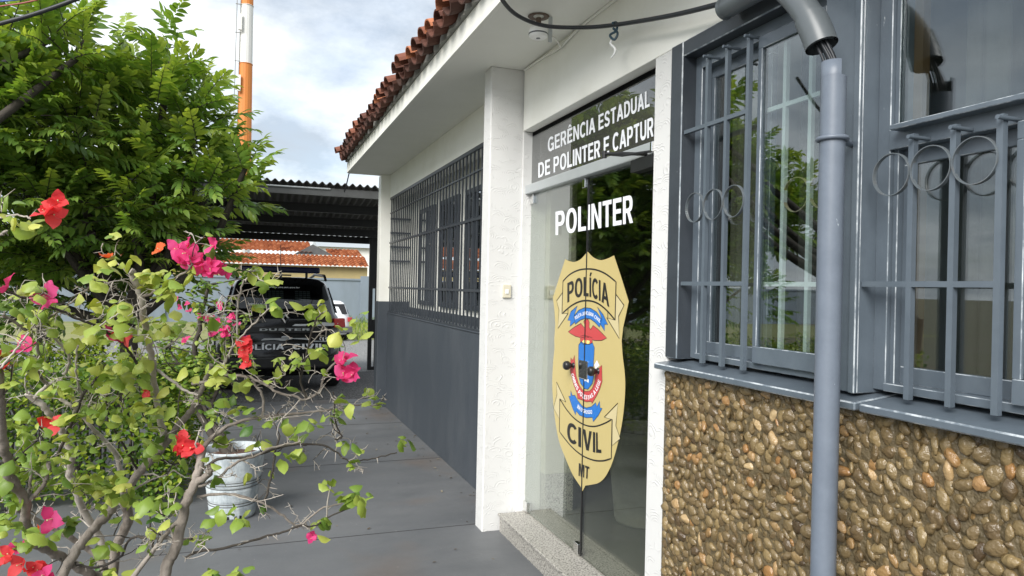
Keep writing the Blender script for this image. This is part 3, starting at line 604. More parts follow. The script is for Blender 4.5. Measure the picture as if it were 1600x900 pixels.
def pebbles():
    bm = bmesh.new(); bmesh.ops.create_icosphere(bm, subdivisions=2, radius=1); bv = np.array([v.co[:] for v in bm.verts]); bf = np.array([[v.index for v in f.verts] for f in bm.faces]); bm.free()
    rn = np.random.default_rng(4); pts = []; rad = []
    cell = {}; tries = 0
    def ok(y, z, r):
        ci, cj = int(y / 0.06), int(z / 0.06)
        for i in range(ci - 1, ci + 2):
            for j in range(cj - 1, cj + 2):
                for (yy, zz, rr) in cell.get((i, j), ()):
                    if (y - yy) ** 2 + (z - zz) ** 2 < ((r + rr) * 0.77) ** 2: return False
        return True
    for (ra, rb, n) in ((0.022, 0.028, 14000), (0.017, 0.022, 20000), (0.011, 0.015, 9000)):
        for _ in range(n):
            y, z, r = rn.uniform(0.4, 2.668), rn.uniform(0.2, 1.30), rn.uniform(ra, rb) * 0.92
            if ok(y, z, r): cell.setdefault((int(y / 0.06), int(z / 0.06)), []).append((y, z, r)); pts.append((y, z)); rad.append(r)
    n = len(pts); pts = np.array(pts); rad = np.array(rad)
    # lumpy, elongated stones, each turned its own way
    ph = rn.uniform(0, 6.28, (n, 6)); d = bv[None]
    k = 1 + 0.16 * np.sin(d[..., 0] * 3.1 + ph[:, :1]) * np.sin(d[..., 1] * 2.7 + ph[:, 1:2]) + 0.10 * np.sin(d[..., 2] * 4 + ph[:, 2:3]) + 0.09 * np.sin(d[..., 0] * 7 + ph[:, 3:4]) * np.sin(d[..., 1] * 6.1 + ph[:, 4:5])
    v = d * k[..., None]; el = rn.uniform(0.70, 1.0, n)
    v = v * np.stack([rn.uniform(0.42, 0.72, n), 1.16 / el ** .3, el], 1)[:, None]
    a = rn.normal(0.5, 0.9, n); c, s = np.cos(a)[:, None], np.sin(a)[:, None]
    y = v[..., 1] * c - v[..., 2] * s; z = v[..., 1] * s + v[..., 2] * c
    tl = rn.normal(0, 0.3, n)[:, None]
    V = np.stack([1.723 + rn.uniform(-0.003, 0.004, n)[:, None] + (v[..., 0] + y * tl) * rad[:, None], pts[:, :1] + y * rad[:, None], pts[:, 1:] + z * rad[:, None]], -1)
    Fq = (np.arange(n)[:, None, None] * len(bv) + bf[None]).reshape(-1, 3)
    var = np.repeat(np.clip(rn.normal(0.47, 0.23, n), 0, 1), len(bv))
    return np_mesh('pebble_cladding', V.reshape(-1, 3), Fq, M['pebble'], st, attrs={'var': var})
pebbles()

def circle_band(mb, x, y, z, r, wd, th, mi=0, n=40):
    V = []
    for i in range(n):
        a = 2 * pi * i / n
        for rr in (r, r - th):
            for xx in (x - wd / 2, x + wd / 2): V.append((xx, y + rr * cos(a), z + rr * sin(a)))
    fs = []
    for i in range(n):
        j = (i + 1) % n; A, B = i * 4, j * 4
        fs += [(A, A + 1, B + 1, B), (A + 2, B + 2, B + 3, A + 3), (A, B, B + 2, A + 2), (A + 1, A + 3, B + 3, B + 1)]
    mb.add(V, fs, mi, False)
BW = 0.0085
def bar(mb, x, y, z0, z1, w_=BW): mb.box(x - w_, x + w_, y - w_, y + w_, z0, z1)

M['rusty_ring'] = mat('brightened_rusty_iron', (0.55, 0.48, 0.36), 0.5, noise=(30, 0.8, (0.4, 0.28, 0.16)))  # rusty iron, its colour lifted against the dimness behind the pane
M['brightened_steel'] = mat('brightened_grille_enamel', (0.72, 0.78, 0.77), 0.4, noise=(9, 0.5, (0.6, 0.66, 0.66)))  # grille steel painted pale to stand in for the reflecting pane before it
def casement(y_left, y_right, ytop, transom, bars_out, bars_in, rings_out, rings_in, hz):
    """one bay: y falls from left to right in the picture"""
    mid = bars_out[-1]
    wn = MB()                                  # fixed outer frame
    zt = ytop
    wn.box(1.785, 1.86, y_right, y_right + 0.03, 1.368, zt); wn.box(1.785, 1.86, y_left - 0.045, y_left, 1.368, zt); wn.box(1.80, 1.86, y_left - 0.062, y_left - 0.045, 1.368, zt)
    wn.box(1.78, 1.86, y_right + 0.03, y_left - 0.045, zt - 0.055, zt); wn.box(1.775, 1.86, y_right + 0.03, y_left - 0.045, 1.368, 1.392)
    if transom: wn.box(1.78, 1.86, y_right + 0.03, y_left - 0.045, 2.085, 2.145); wn.box(1.735, 1.79, y_right, y_left - 0.085, 2.132, 2.147)
    w_ = wn.build('window', M['steel'], st, 0.0022, M['worn_edge'])
    top = 2.085 if transom else zt - 0.055
    def sash(x, ya, yb, rail):
        s = MB(); t = 0.022
        s.box(x, x + 0.028, ya, yb, 1.392, 1.392 + rail); s.box(x, x + 0.028, ya, yb, top - 0.045, top)
        for yy in (ya, yb - t): s.box(x, x + 0.028, yy, yy + t, 1.392 + rail, top - 0.045)
        o_ = s.build('sash', M['steel'], w_, 0.002, M['worn_edge'])
        g = MB(); g.box(x + 0.010, x + 0.015, ya + t, yb - t, 1.392 + rail, top - 0.045); g.build('pane', M['window_glass'], w_)
    sash(1.822, mid - 0.02, y_left - 0.062, 0.05)
    sash(1.755, y_right + 0.032, mid - 0.022, 0.062)
    if transom:
        g = MB(); g.box(1.80, 1.806, y_right + 0.03, y_left - 0.062, 2.145, zt - 0.055); g.build('transom_pane', M['window_glass'], w_)
    gr = MB(); ga = 2.105 if transom else 2.615; gb = 2.085 if transom else 2.60
    for y in bars_out:
        bar(gr, 1.735, y, 1.362, ga)
        gr.tube([(1.70, y - 0.012, ga - 0.012), (1.80, y - 0.012, ga - 0.012)], 0.006, 8)
    for z in hz: gr.box(1.727, 1.745, mid - BW + 0.003, y_left - 0.005, z - 0.008, z + 0.008)
    for y, r in rings_out: circle_band(gr, 1.727, y, 2.0, r, 0.013, 0.0023, 1)
    gr.build('grille', [M['steel'], M['ring']], w_)
    gi = MB()
    for y in bars_in: bar(gi, 1.797, y, 1.392, gb, 0.008)
    for z in hz: gi.box(1.79, 1.804, y_right + 0.02, mid - 0.02, z - 0.008, z + 0.008)
    for y, r in rings_in: circle_band(gi, 1.797, y, 2.0, r, 0.013, 0.0023, 1)
    gi.build('grille', [M['brightened_steel'], M['rusty_ring']], w_)
    return w_
casement(2.60, 1.80, 2.655, False, (2.440, 2.314, 2.186), (2.060, 1.934), ((2.503, 0.0615), (2.377, 0.0615), (2.250, 0.0615)), ((1.997, 0.0615), (1.871, 0.0615)), (2.33, 1.685))
casement(1.645, 0.30, 2.655, True, (1.478, 1.352, 1.228), (1.10, 0.976, 0.85), ((1.541, 0.0615), (1.415, 0.0615), (1.290, 0.0615)), ((1.04, 0.0615), (0.915, 0.0615)), (1.685,))

def curtain(y0, y1, x, mt, amp=0.02, pitch=0.09):
    n = int((y1 - y0) / 0.006); V = []; 
    for i in range(n + 1):
        y = y0 + (y1 - y0) * i / n; xx = x + amp * sin(2 * pi * y / pitch) + 0.4 * amp * sin(2 * pi * y / (pitch * 2.7) + 1)
        V += [(xx, y, 1.30), (xx, y, 2.64)]
    mb = MB(); mb.add(V, [(2 * i, 2 * i + 2, 2 * i + 3, 2 * i + 1) for i in range(n)], 0, True); return mb.build('curtain', mt, st)
curtain(2.37, 2.56, 1.95, M['blind']); curtain(1.98, 2.18, 1.96, M['blind_dark']); curtain(1.66, 1.84, 1.96, M['blind'])
curtain(1.36, 1.49, 1.95, M['blind_dark']); curtain(1.12, 1.22, 1.96, M['blind']); curtain(0.3, 0.86, 1.96, M['blind'])
b = MB(); b.box(1.852, 1.88, 1.552, 1.582, 1.37, 2.62); b.build('inner_post', M['wood'], st)

# long grille of the far room and the four dark windows behind it
b = MB(); X = 1.772; n = 43; gy0, gy1 = 4.70, 9.57
for i in range(n):
    y = gy0 + (gy1 - gy0) * (i + .5) / n; b.box(X - 0.007, X + 0.007, y - 0.008, y + 0.008, 1.285, 2.83)
for z, h in ((2.82, 0.02), (2.62, 0.006), (2.22, 0.011), (1.62, 0.011), (1.295, 0.008)): b.box(X - 0.011, X + 0.011, gy0, gy1, z - h, z + h)
for z in (2.55, 2.36, 2.17, 1.98): b.box(X, 2.04, gy1 - 0.012, gy1 + 0.012, z - 0.012, z + 0.012)
b.build('security_grille', M['steel_dark'], st)
for y0, y1 in ((8.19, 8.96), (7.16, 7.91), (6.29, 6.90), (5.18, 6.04)):
    b = MB(); z0, z1_ = 1.42, 2.62; t = 0.05
    for a, c, d, e in ((y0, y0 + t, z0, z1_), (y1 - t, y1, z0, z1_), (y0 + t, y1 - t, z0, z0 + t), (y0 + t, y1 - t, z1_ - t, z1_), ((y0 + y1) / 2 - t / 2, (y0 + y1) / 2 + t / 2, z0 + t, z1_ - t), (y0 + t, y1 - t, 2.30, 2.33)): b.box(2.025, 2.06, a, c, d, e)
    f = b.build('window', M['slate_gloss'], st)
    b = MB(); b.box(2.04, 2.046, y0 + t, y1 - t, z0 + t, z1_ - t); b.build('pane', M['window_glass'], f)
    b = MB(); b.box(2.052, 2.058, y0 + t, y1 - t, z0 + t, z1_ - t); b.build('shutter', M['steel_dark'], f)

# ---------------------------------------------------------------- things fixed to or hanging from the building
t = thing('conduit_pipe', 'grey painted cable conduit with open elbow standing in front of the pebble wall', 'pipe', (1.588, 1.624, 0))
PX, PY = 1.588, 1.624
b = MB(); b.tube([(PX, PY, 0.0), (PX, PY, 0.7), (PX, PY, 1.5), (PX, PY, 2.285)], 0.0352, 20)
b.build('pipe', M['pipe'], t)
b = MB(); n = 12                                                             # half shell left above the cut
V = []
for z in (2.285, 2.33):
    for rr in (0.0354, 0.030):
        for i in range(n + 1):
            a = R_(60) + R_(200) * i / n; V.append((PX + rr * cos(a), PY + rr * sin(a), z))
k = n + 1; fs = []
for i in range(n): fs += [(i, i + 1, 2 * k + i + 1, 2 * k + i), (k + i, 3 * k + i, 3 * k + i + 1, k + i + 1), (2 * k + i, 2 * k + i + 1, 3 * k + i + 1, 3 * k + i)]
b.add(V, fs, 0, True); b.build('cut_edge', M['pipe'], t)
b = MB(); circle = [(PX + 0.0395 * cos(a), PY + 0.0395 * sin(a), 2.105) for a in np.linspace(0, 2 * pi, 25)]
b.tube(circle, 0.007, 8, caps=False); b.tube([(PX + 0.03, PY - 0.02, 2.105), (1.66, 1.645, 2.108), (1.722, 1.685, 2.112)], 0.010, 8); b.build('clamp', M['pipe'], t)
e0 = onX(1284, 72, PX); e1 = onX(1268, 20, PX - 0.01); e2 = onX(1238, -22, PX - 0.02); e3 = onX(1180, -50, PX)
def bez(P, n=14):
    P = [Vector(p) for p in P]; out = []
    for i in range(n + 1):
        Q = P[:]; s_ = i / n
        while len(Q) > 1: Q = [Q[j].lerp(Q[j + 1], s_) for j in range(len(Q) - 1)]
        out.append(Q[0])
    return out
b = MB(); path = bez([e0, e1, e2, e3]); b.tube(path, 0.042, 20, caps=False); b.tube(path, 0.037, 20, caps=False)
b.tube(path[:5], 0.0475, 20, caps=False); b.build('elbow', M['pvc_dark'], t)
b = MB(); rn = random.Random(2)
for i in range(9):
    a = rn.uniform(0, 6.28); r = 0.024 * rn.random() ** .5; o_ = Vector((r * cos(a), r * sin(a), 0)); o2 = Vector((0.02 * cos(a + .5), 0.02 * sin(a + .5), 0))
    b.tube(bez([path[3] + o_, path[0] + o_ - Vector((0, 0, .02)), Vector((PX, PY, 2.345)) + o2, Vector((PX, PY, 2.23)) + o2], 8), 0.0045, 6)
b.build('wires', M['cable'], t)
hp = onX(1132, 14, 1.66)
t = thing('conduit_tube', 'short dark horizontal conduit tube above the left barred window, feeding a black cable', 'pipe', tuple(hp))
b = MB(); b.tube([hp, hp + Vector((0, -0.9, 0.0))], 0.040, 20, caps=False); b.tube([hp, hp + Vector((0, -0.9, 0.0))], 0.034, 20, caps=False); b.build('tube', M['pvc_dark'], t)
b = MB(); b.tube([hp + Vector((0, 0.002, 0)), hp + Vector((0, -0.02, 0))], 0.042, 20, caps=False); b.build('rim', M['pvc_dark'], t)
cpts = [onX(1128, 5, 1.66), onX(1050, 24, 1.645), onX(960, 39, 1.62), onX(905, 43, 1.55), onX(850, 40, 1.42), onX(810, 25, 1.25), onX(785, 0, 1.12), onX(768, -40, 1.0)]
def spline(P, k=6):
    P = [Vector(p) for p in P]; out = []; n = len(P)
    for i in range(n - 1):
        p0, p1, p2, p3 = P[max(i - 1, 0)], P[i], P[i + 1], P[min(i + 2, n - 1)]
        for j in range(k):
            s_ = j / k
            out.append(0.5 * ((2 * p1) + (p2 - p0) * s_ + (2 * p0 - 5 * p1 + 4 * p2 - p3) * s_ ** 2 + (3 * p1 - p0 - 3 * p2 + p3) * s_ ** 3))
    return out + [P[-1]]
b = MB(); b.tube([hp + Vector((0, -.05, .01))] + spline(cpts), 0.0105, 10)
tag(b.build('black_cable', M['cable']), 'thick black cable sagging under the eave in front of the white wall', 'cable')
b = MB(); q = onX(960, 39, 1.62)
b.tube(spline([onX(957, 36, 1.605), onX(964, 36, 1.635), onX(963, 48, 1.62), onX(953, 55, 1.61), onX(960, 62, 1.62), onX(965, 52, 1.63), onX(958, 44, 1.60)]), 0.006, 6)
b.tube(spline([onX(958, 60, 1.62), onX(954, 68, 1.615), onX(961, 76, 1.62), onX(960, 84, 1.62), onX(955, 90, 1.615)]), [0.006] * 20 + [0.004] * 5, 6, 1)
tag(b.build('plastic_tie', [mat('teal_plastic_strip', (0.03, 0.07, 0.10), 0.35), M['white_plastic']]), 'knotted plastic strip hanging from the black cable', 'strap')
t = thing('siren_dome', 'small white plastic dome hanging from a bracket under the eave', 'siren', tuple(onZ(845, 40, 3.05)))
c = onZ(845, 26, 3.139); dz = onY(841, 58, c.y)
b = MB(); b.lathe([(0.0, -0.006), (0.040, -0.006), (0.050, 0.002), (0.052, 0.03), (0.046, 0.052), (0.03, 0.062), (0.0, 0.064)], dz, 28); b.build('dome', mat('bright_white_plastic', (0.9, 0.9, 0.89), .35), t)
b = MB(); b.lathe([(.0505, .012), (.0535, .014), (.0535, .018), (.0505, .02)], dz, 28); b.lathe([(0.0, -.008), (.012, -.007), (.012, -.005)], dz, 12); b.build('dome_shadow_ring', M['pvc_dark'], t)  # shadow line built as a dark ring, plus a small dark underside spot
b = MB(); b.tube([dz + Vector((0, 0, .045)), (dz.x, dz.y, 3.13)], 0.014, 10); b.build('stem', M['rust'], t)
b = MB(); b.lathe([(0.03, 0.0), (0.055, -0.004), (0.06, 0.0)], (dz.x, dz.y, 3.137), 20); b.build('ceiling_plate', M['rust'], t)
q = onY(860, 40, c.y - 0.02); b = MB(); b.box(q.x - 0.011, q.x + 0.011, q.y - 0.002, q.y + 0.002, onY(860, 66, q.y).z, 3.139); b.build('bracket', M['alu'], t)
b = MB(); b.tube(spline([(1.722, 4.50, 3.128), (1.722, 4.2, 3.120), (1.718, 3.9, 3.10), (1.722, 3.6, 3.131), (1.722, 3.0, 3.131)]), 0.008, 8)
b.tube(spline([(1.718, 3.9, 3.10), (1.70, 3.86, 3.085), (1.66, 3.84, 3.12), (1.60, 3.84, 3.139)]), 0.005, 6)
tag(b.build('wall_cable', M['soffit']), 'thin white painted cable run along the corner of wall and eave', 'cable')
q = onY(791, 455, 4.54)
t = thing('doorbell_switch', 'ivory doorbell switch plate on the textured white pilaster', 'doorbell', tuple(q))
b = MB(); b.box(q.x - 0.03, q.x + 0.03, 4.524, 4.5405, q.z - 0.045, q.z + 0.045); b.build('plate', M['ivory'], t, 0.004)
b = MB(); b.box(q.x - 0.012, q.x + 0.012, 4.519, 4.5245, q.z - 0.018, q.z + 0.012); b.build('button', M['white_plastic'], t, 0.002)

# a large grey pot with a plant, standing inside behind the glass door
t = thing('indoor_planter', 'large grey planter standing inside behind the glass door', 'planter', (2.50, 4.12, 0.12))
b = MB(); b.lathe([(0.0, 0.0), (0.19, 0.0), (0.20, 0.02), (0.255, 0.56), (0.27, 0.57), (0.27, 0.62), (0.24, 0.62), (0.23, 0.55), (0.0, 0.53)], (2.50, 4.12, 0.12), 40); b.build('pot', mat('grey_cement_pot', (0.30, 0.30, 0.26), 0.7, noise=(6, 0.7, (0.2, 0.2, 0.17))), t)
# ---------------------------------------------------------------- carport
M['sheet'] = mat('weathered_fibre_cement', (0.16, 0.155, 0.145), 0.85, noise=(3, 0.8, (0.07, 0.068, 0.062)), stretch=(1, .2, 1))
M['beam'] = mat('grey_painted_beam', (0.10, 0.105, 0.105), 0.6, noise=(4, 0.6, (0.05, 0.05, 0.05)))
M['beam_dark'] = mat('dark_painted_beam', (0.012, 0.012, 0.013), 0.5)
cp = thing('carport', 'open carport with dark corrugated roof sheets on black lattice posts', 'carport', (0, 12, 0))
def corrugated():
    V = []; Fq = []; rows = [(10.30, 11.5), (11.35, 12.6), (12.45, 13.6), (13.45, 14.45)]
    x0, x1 = -3.4, 2.55; pitch = 0.105; n = int((x1 - x0) / pitch * 8)
    for r, (a, c) in enumerate(rows):
        za, zc = 3.07 - (a - 10.3) * 0.105 + r * 0.0, 3.07 - (c - 10.3) * 0.105 - 0.022
        base = len(V)
        for th in (0, -0.008):
            for (yy, zz) in ((a, za), (c, zc)):
                for i in range(n + 1):
                    V.append((x0 + (x1 - x0) * i / n, yy, zz + 0.020 * sin(2 * pi * i / 8) + th))
        k = n + 1
        for i in range(n):
            Fq += [(base + i, base + i + 1, base + k + i + 1, base + k + i), (base + 2 * k + i + 1, base + 2 * k + i, base + 3 * k + i, base + 3 * k + i + 1),
                   (base + i + 1, base + i, base + 2 * k + i, base + 2 * k + i + 1), (base + k + i, base + k + i + 1, base + 3 * k + i + 1, base + 3 * k + i)]
    return np_mesh('roof_sheet', V, Fq, M['sheet'], cp, smooth=False)
corrugated()
for i, y in enumerate((10.38, 11.45, 12.5, 13.5, 14.3)):
    z = 3.04 - (y - 10.3) * 0.105 - 0.025
    b = MB(); b.box(-3.4, 2.5, y - 0.03, y + 0.03, z - (0.11 if i in (0,) else 0.13), z); b.build('beam', M['beam'] if i == 0 else M['beam_dark'], cp)
b = MB(); b.tube([(-0.9, 10.345, 2.99), (1.05, 10.345, 2.995)], 0.014, 8); b.build('lamp_tube', M['alu'], cp)
for px, y in ((2.27, 13.86), (-3.2, 13.86), (-3.2, 10.42)):
    b = MB()
    for s_ in (-1, 1): b.box(px + s_ * 0.062 - 0.035, px + s_ * 0.062 + 0.035, y - 0.035, y + 0.035, 0.0, 3.02 - (y - 10.3) * 0.105 - 0.06)
    for za, zb in ((0.0, 0.07), (0.62, 0.98), (1.58, 2.6)): b.box(px - 0.028, px + 0.028, y - 0.03, y + 0.03, za, zb)
    b.build('post', M['beam_dark'], cp)

# ---------------------------------------------------------------- vehicles
M['car_black'] = mat('black_car_paint', (0.006, 0.0065, 0.008), 0.14, spec=0.4)
M['car_white'] = mat('white_car_paint', (0.72, 0.73, 0.74), 0.25)
M['car_silver'] = mat('silver_vinyl', (0.46, 0.48, 0.5), 0.35)
M['tyre'] = mat('tyre_rubber', (0.02, 0.02, 0.02), 0.8)
M['lamp_red'] = mat('red_lamp_lens', (0.42, 0.03, 0.025), 0.15)
M['lamp_white'] = mat('pale_lamp_lens', (0.62, 0.62, 0.6), 0.15)
M['navy'] = mat('navy_lamp_lens', (0.012, 0.016, 0.06), 0.2)
M['cage_lit'] = mat('lit_cage_cells', (0.26, 0.31, 0.31), 0.7)  # pale cells painting the daylight that shows through the rear cage
def car_body(levels, parent, m, name='body', n=56, ex=5.0, y_pow=None):
    V = []
    for z, hw, yr, yf in levels:
        cy, hl = (yr + yf) / 2, (yf - yr) / 2
        for k in range(n):
            a = 2 * pi * k / n + pi / n; c, s_ = cos(a), sin(a)
            V.append((hw * math.copysign(abs(c) ** (2 / ex), c), cy + hl * math.copysign(abs(s_) ** (2 / (ex * 1.6)), s_), z))
    b = MB(); L = len(levels)
    b.add(V, [(i * n + k, i * n + (k + 1) % n, (i + 1) * n + (k + 1) % n, (i + 1) * n + k) for i in range(L - 1) for k in range(n)] + [tuple(range(n - 1, -1, -1)), tuple(range((L - 1) * n, L * n))], 0, True)
    return b.build(name, m, parent)
def wheel(parent, x, y, r=0.34, wd=0.22):
    b = MB(); n = 28
    prof = [(0.55 * r, -wd / 2), (0.92 * r, -wd / 2), (r, -wd * .36), (r, wd * .36), (0.92 * r, wd / 2), (0.55 * r, wd / 2)]
    V = [(x + w_, y + q * cos(2 * pi * i / n), r + q * sin(2 * pi * i / n)) for q, w_ in prof for i in range(n)]
    b.add(V, [(j * n + i, j * n + (i + 1) % n, (j + 1) * n + (i + 1) % n, (j + 1) * n + i) for j in range(len(prof) - 1) for i in range(n)], 0, True)
    o_ = b.build('wheel', M['tyre'], parent)
    b = MB(); prof = [(0.0, -wd * .3), (0.56 * r, -wd * .38), (0.56 * r, wd * .38), (0.0, wd * .3)]
    V = [(x + w_, y + q * cos(2 * pi * i / n), r + q * sin(2 * pi * i / n)) for q, w_ in prof for i in range(n)]
    b.add(V, [(j * n + i, j * n + (i + 1) % n, (j + 1) * n + (i + 1) % n, (j + 1) * n + i) for j in range(3) for i in range(n)], 0, False)
    b.build('rim', M['alu'], o_)
def flat_text(mb, s, x0, x1, z0, z1_, y, mi=0, bold=0.02, lean=0.0):
    if s.replace(' ', '').isupper(): V, Fs, asp = block_text(s)
    else: V, Fs, asp = text_tris(s, bold); V = [(u, v, 0) for u, v in V]
    mb.add([(x0 + (x1 - x0) * u, y - 0.001 * k, z0 + (z1_ - z0) * v) for u, v, k in V], Fs, mi)
suv = thing('police_car', 'black police SUV with light bar and white lettering parked under the carport', 'police car')
RL = [(0.24, .80, .18, 4.15), (0.34, .87, .04, 4.25), (0.46, .89, .0, 4.3), (0.62, .895, .0, 4.3), (0.68, .90, .05, 4.28), (0.72, .90, .10, 4.26), (0.90, .905, .095, 4.2), (1.00, .90, .11, 4.1), (1.06, .87, .15, 3.6), (1.10, .835, .20, 3.2), (1.30, .775, .31, 2.85), (1.50, .71, .43, 2.5), (1.56, .67, .47, 2.35), (1.61, .58, .54, 2.2), (1.635, .40, .75, 1.9)]
car_body(RL, suv, M['car_black'])
def rear_panel(name, pts, m, parent, off=0.006, extra=None):
    """flat panel on the tailgate: x, z points set a few millimetres proud of the sloping rear"""
    b = MB(); f = []
    for x, z in pts: f.append((x, rear_y(z) - off, z))
    b.ngon(f); return b.build(name, m, parent)
def rear_y(z):
    for (za, _, ya, _), (zb, _, yb, _) in zip(RL[:-1], RL[1:]):
        if za <= z <= zb: return ya + (yb - ya) * (z - za) / (zb - za)
    return 0
rw = rear_panel('rear_window', [(-.68, 1.185), (.68, 1.185), (.70, 1.21), (.62, 1.51), (.57, 1.535), (-.57, 1.535), (-.62, 1.51), (-.70, 1.21)], M['car_glass'], suv, 0.014)
for lo_, hi_ in ((0, 8), (9, 12)):
  b = MB()
  for i in range(lo_, hi_ + 1):
    for j in range(7):
        x = -0.52 + i * 0.058 + (0.16 if i > 8 else 0); z = 1.28 + j * 0.027
        if j < 6 and not (i in (0,) and False): b.quad((x, rear_y(z) - 0.008, z), (x + 0.05, rear_y(z) - 0.008, z), (x + 0.05, rear_y(z + .02) - 0.008, z + 0.02), (x, rear_y(z + .02) - 0.008, z + 0.02))
  b.build('lit_cage_cells', M['cage_lit'], rw)
b = MB()
for a_ in (('www.pjc.mt.gov.br', -.22, .24, 1.475, 1.495, rear_y(1.485) - 0.018), ('0800 65 3939', -.52, -.25, 1.235, 1.253, rear_y(1.24) - 0.018), ('disque denuncia', .33, .62, 1.235, 1.253, rear_y(1.24) - 0.018)):
    b = MB(); flat_text(b, *a_); b.build('lettering', M['white_decal'], rw)
tg = rear_panel('tailgate_trim', [(-.70, .885), (-.60, .935), (.60, .935), (.70, .885), (.70, .85), (-.70, .85)], M['black'], suv, 0.022)
b = MB(); flat_text(b, 'DUSTER', -.36, .36, 0.880, 0.912, rear_y(.9) - 0.026, bold=0.01); b.build('lettering', M['alu'], tg)
b = MB(); yq = rear_y(1.0) - 0.020
def dia(k): return [(0, 1.13 - (1 - k) * .075), (.055 * k, 1.055), (0, .98 + (1 - k) * .075), (-.055 * k, 1.055)]
A_, B_ = dia(1.0), dia(0.5)
for i in range(4):
    j = (i + 1) % 4; b.hexa([(A_[i][0], yq + .02, A_[i][1]), (A_[j][0], yq + .02, A_[j][1]), (B_[j][0], yq + .02, B_[j][1]), (B_[i][0], yq + .02, B_[i][1]), (A_[i][0], yq, A_[i][1]), (A_[j][0], yq, A_[j][1]), (B_[j][0], yq - .008, B_[j][1]), (B_[i][0], yq - .008, B_[i][1])])
b.build('badge', M['chrome'], suv)
b = MB()
for pts in ([(.10, .945), (.30, .945), (.52, 1.10), (.37, 1.10)], [(.38, .945), (.70, .945), (.79, .985), (.50, 1.0)], [(-.34, .745), (-.30, .775), (.30, .775), (.36, .745), (.30, .750), (.12, .765), (-.02, .735), (-.16, .755)], [(.42, .72), (.74, .72), (.74, .73), (.42, .735)]):
    b.ngon([(x, rear_y(z) - 0.012, z) for x, z in pts])
b.build('stripe', M['car_silver'], suv)
b = MB(); flat_text(b, 'POLÍCIA', -.66, -.02, 0.625, 0.70, -0.006); b.build('lettering', M['white_decal'], suv); b = MB(); flat_text(b, 'CIVIL', .10, .58, 0.625, 0.70, -0.006); b.build('lettering', M['white_decal'], suv); b = MB(); flat_text(b, '197', .55, .70, .735, .785, rear_y(.76) - 0.014, bold=0.03); b.build('lettering', M['white_decal'], suv); b = MB()
b.tube([(.52, rear_y(.76) - .014, .785), (.505, rear_y(.76) - .014, .765), (.52, rear_y(.76) - .014, .742)], 0.006, 6); b.build('telephone_mark', M['white_decal'], suv)
b = MB(); V = [(0.05 * cos(a), rear_y(.79) - .028, .795 + .012 * sin(a)) for a in np.linspace(0, 2 * pi, 16)[:-1]]; b.ngon(V); b.box(-.055, .055, rear_y(.78) - .03, rear_y(.78) - .024, .783, .790); b.build('crest', M['car_silver'], suv)
for s_ in (-1, 1):
    b = MB(); pts = [(.74, .93), (.905, .95), (.90, 1.06), (.74, 1.04)]
    b.hexa([(s_ * .72, .06, .92), (s_ * .905, .16, .92), (s_ * .905, .34, .92), (s_ * .72, .2, .92), (s_ * .72, .085, 1.05), (s_ * .895, .17, 1.05), (s_ * .89, .34, 1.05), (s_ * .72, .25, 1.05)]); b.build('tail_light', M['lamp_white'] if s_ < 0 else M['lamp_red'], suv, 0.01)
    b = MB(); b.tube([(s_ * .66, .62, 1.60), (s_ * .66, .75, 1.665), (s_ * .65, 1.7, 1.69), (s_ * .62, 2.2, 1.62)], 0.022, 8); b.build('roof_rail', M['black'], suv)
    b = MB(); b.box(s_ * .9, s_ * 1.04, 2.85, 2.95, 1.0, 1.14); b.build('wing_mirror', M['car_black'], suv, 0.03)
    b = MB(); b.hexa([(s_ * .842, .55, 1.11), (s_ * .842, 3.0, 1.11), (s_ * .845, 3.0, 1.11), (s_ * .845, .55, 1.11), (s_ * .725, .75, 1.49), (s_ * .72, 2.45, 1.49), (s_ * .728, 2.45, 1.49), (s_ * .732, .75, 1.49)]); b.build('side_window', M['car_glass'], suv)
    wheel(suv, s_ * .80, .78); wheel(suv, s_ * .80, 3.4)
b = MB(); b.box(-.60, .60, .80, 1.06, 1.70, 1.79); b.build('light_bar', M['navy'], suv, 0.025)
b = MB(); b.box(-.20, .16, .86, 1.0, 1.655, 1.675); b.build('roof_aerial_base', M['black'], suv)
b = MB(); b.tube([(-.4, .9, 1.62), (-.4, .9, 1.71)], .02, 8); b.build('light_bar_mount', M['black'], suv); b = MB(); b.tube([(.4, .9, 1.62), (.4, .9, 1.71)], .02, 8); b.build('light_bar_mount', M['black'], suv)
b = MB(); b.tube([(-.03, .60, 1.61), (-.03, .60, 1.70)], [.03, .012], 10); b.tube([(-.03, .60, 1.70), (-.035, .62, 2.1)], .005, 6); b.build('antenna', M['black'], suv)
b = MB(); b.box(-.86, .86, -.012, .03, .36, .52); b.build('bumper', M['black'], suv, 0.02)
b = MB(); b.box(-.2, .2, -.008, .0, .56, .60); b.build('plate_recess', M['black'], suv)
suv.scale = (1.0, 1.0, 1.065); suv.location = (0.52, 11.0, 0.004); suv.rotation_euler = (0, 0, R_(3.5))
for ch in list(suv.children): ch.matrix_parent_inverse.identity()

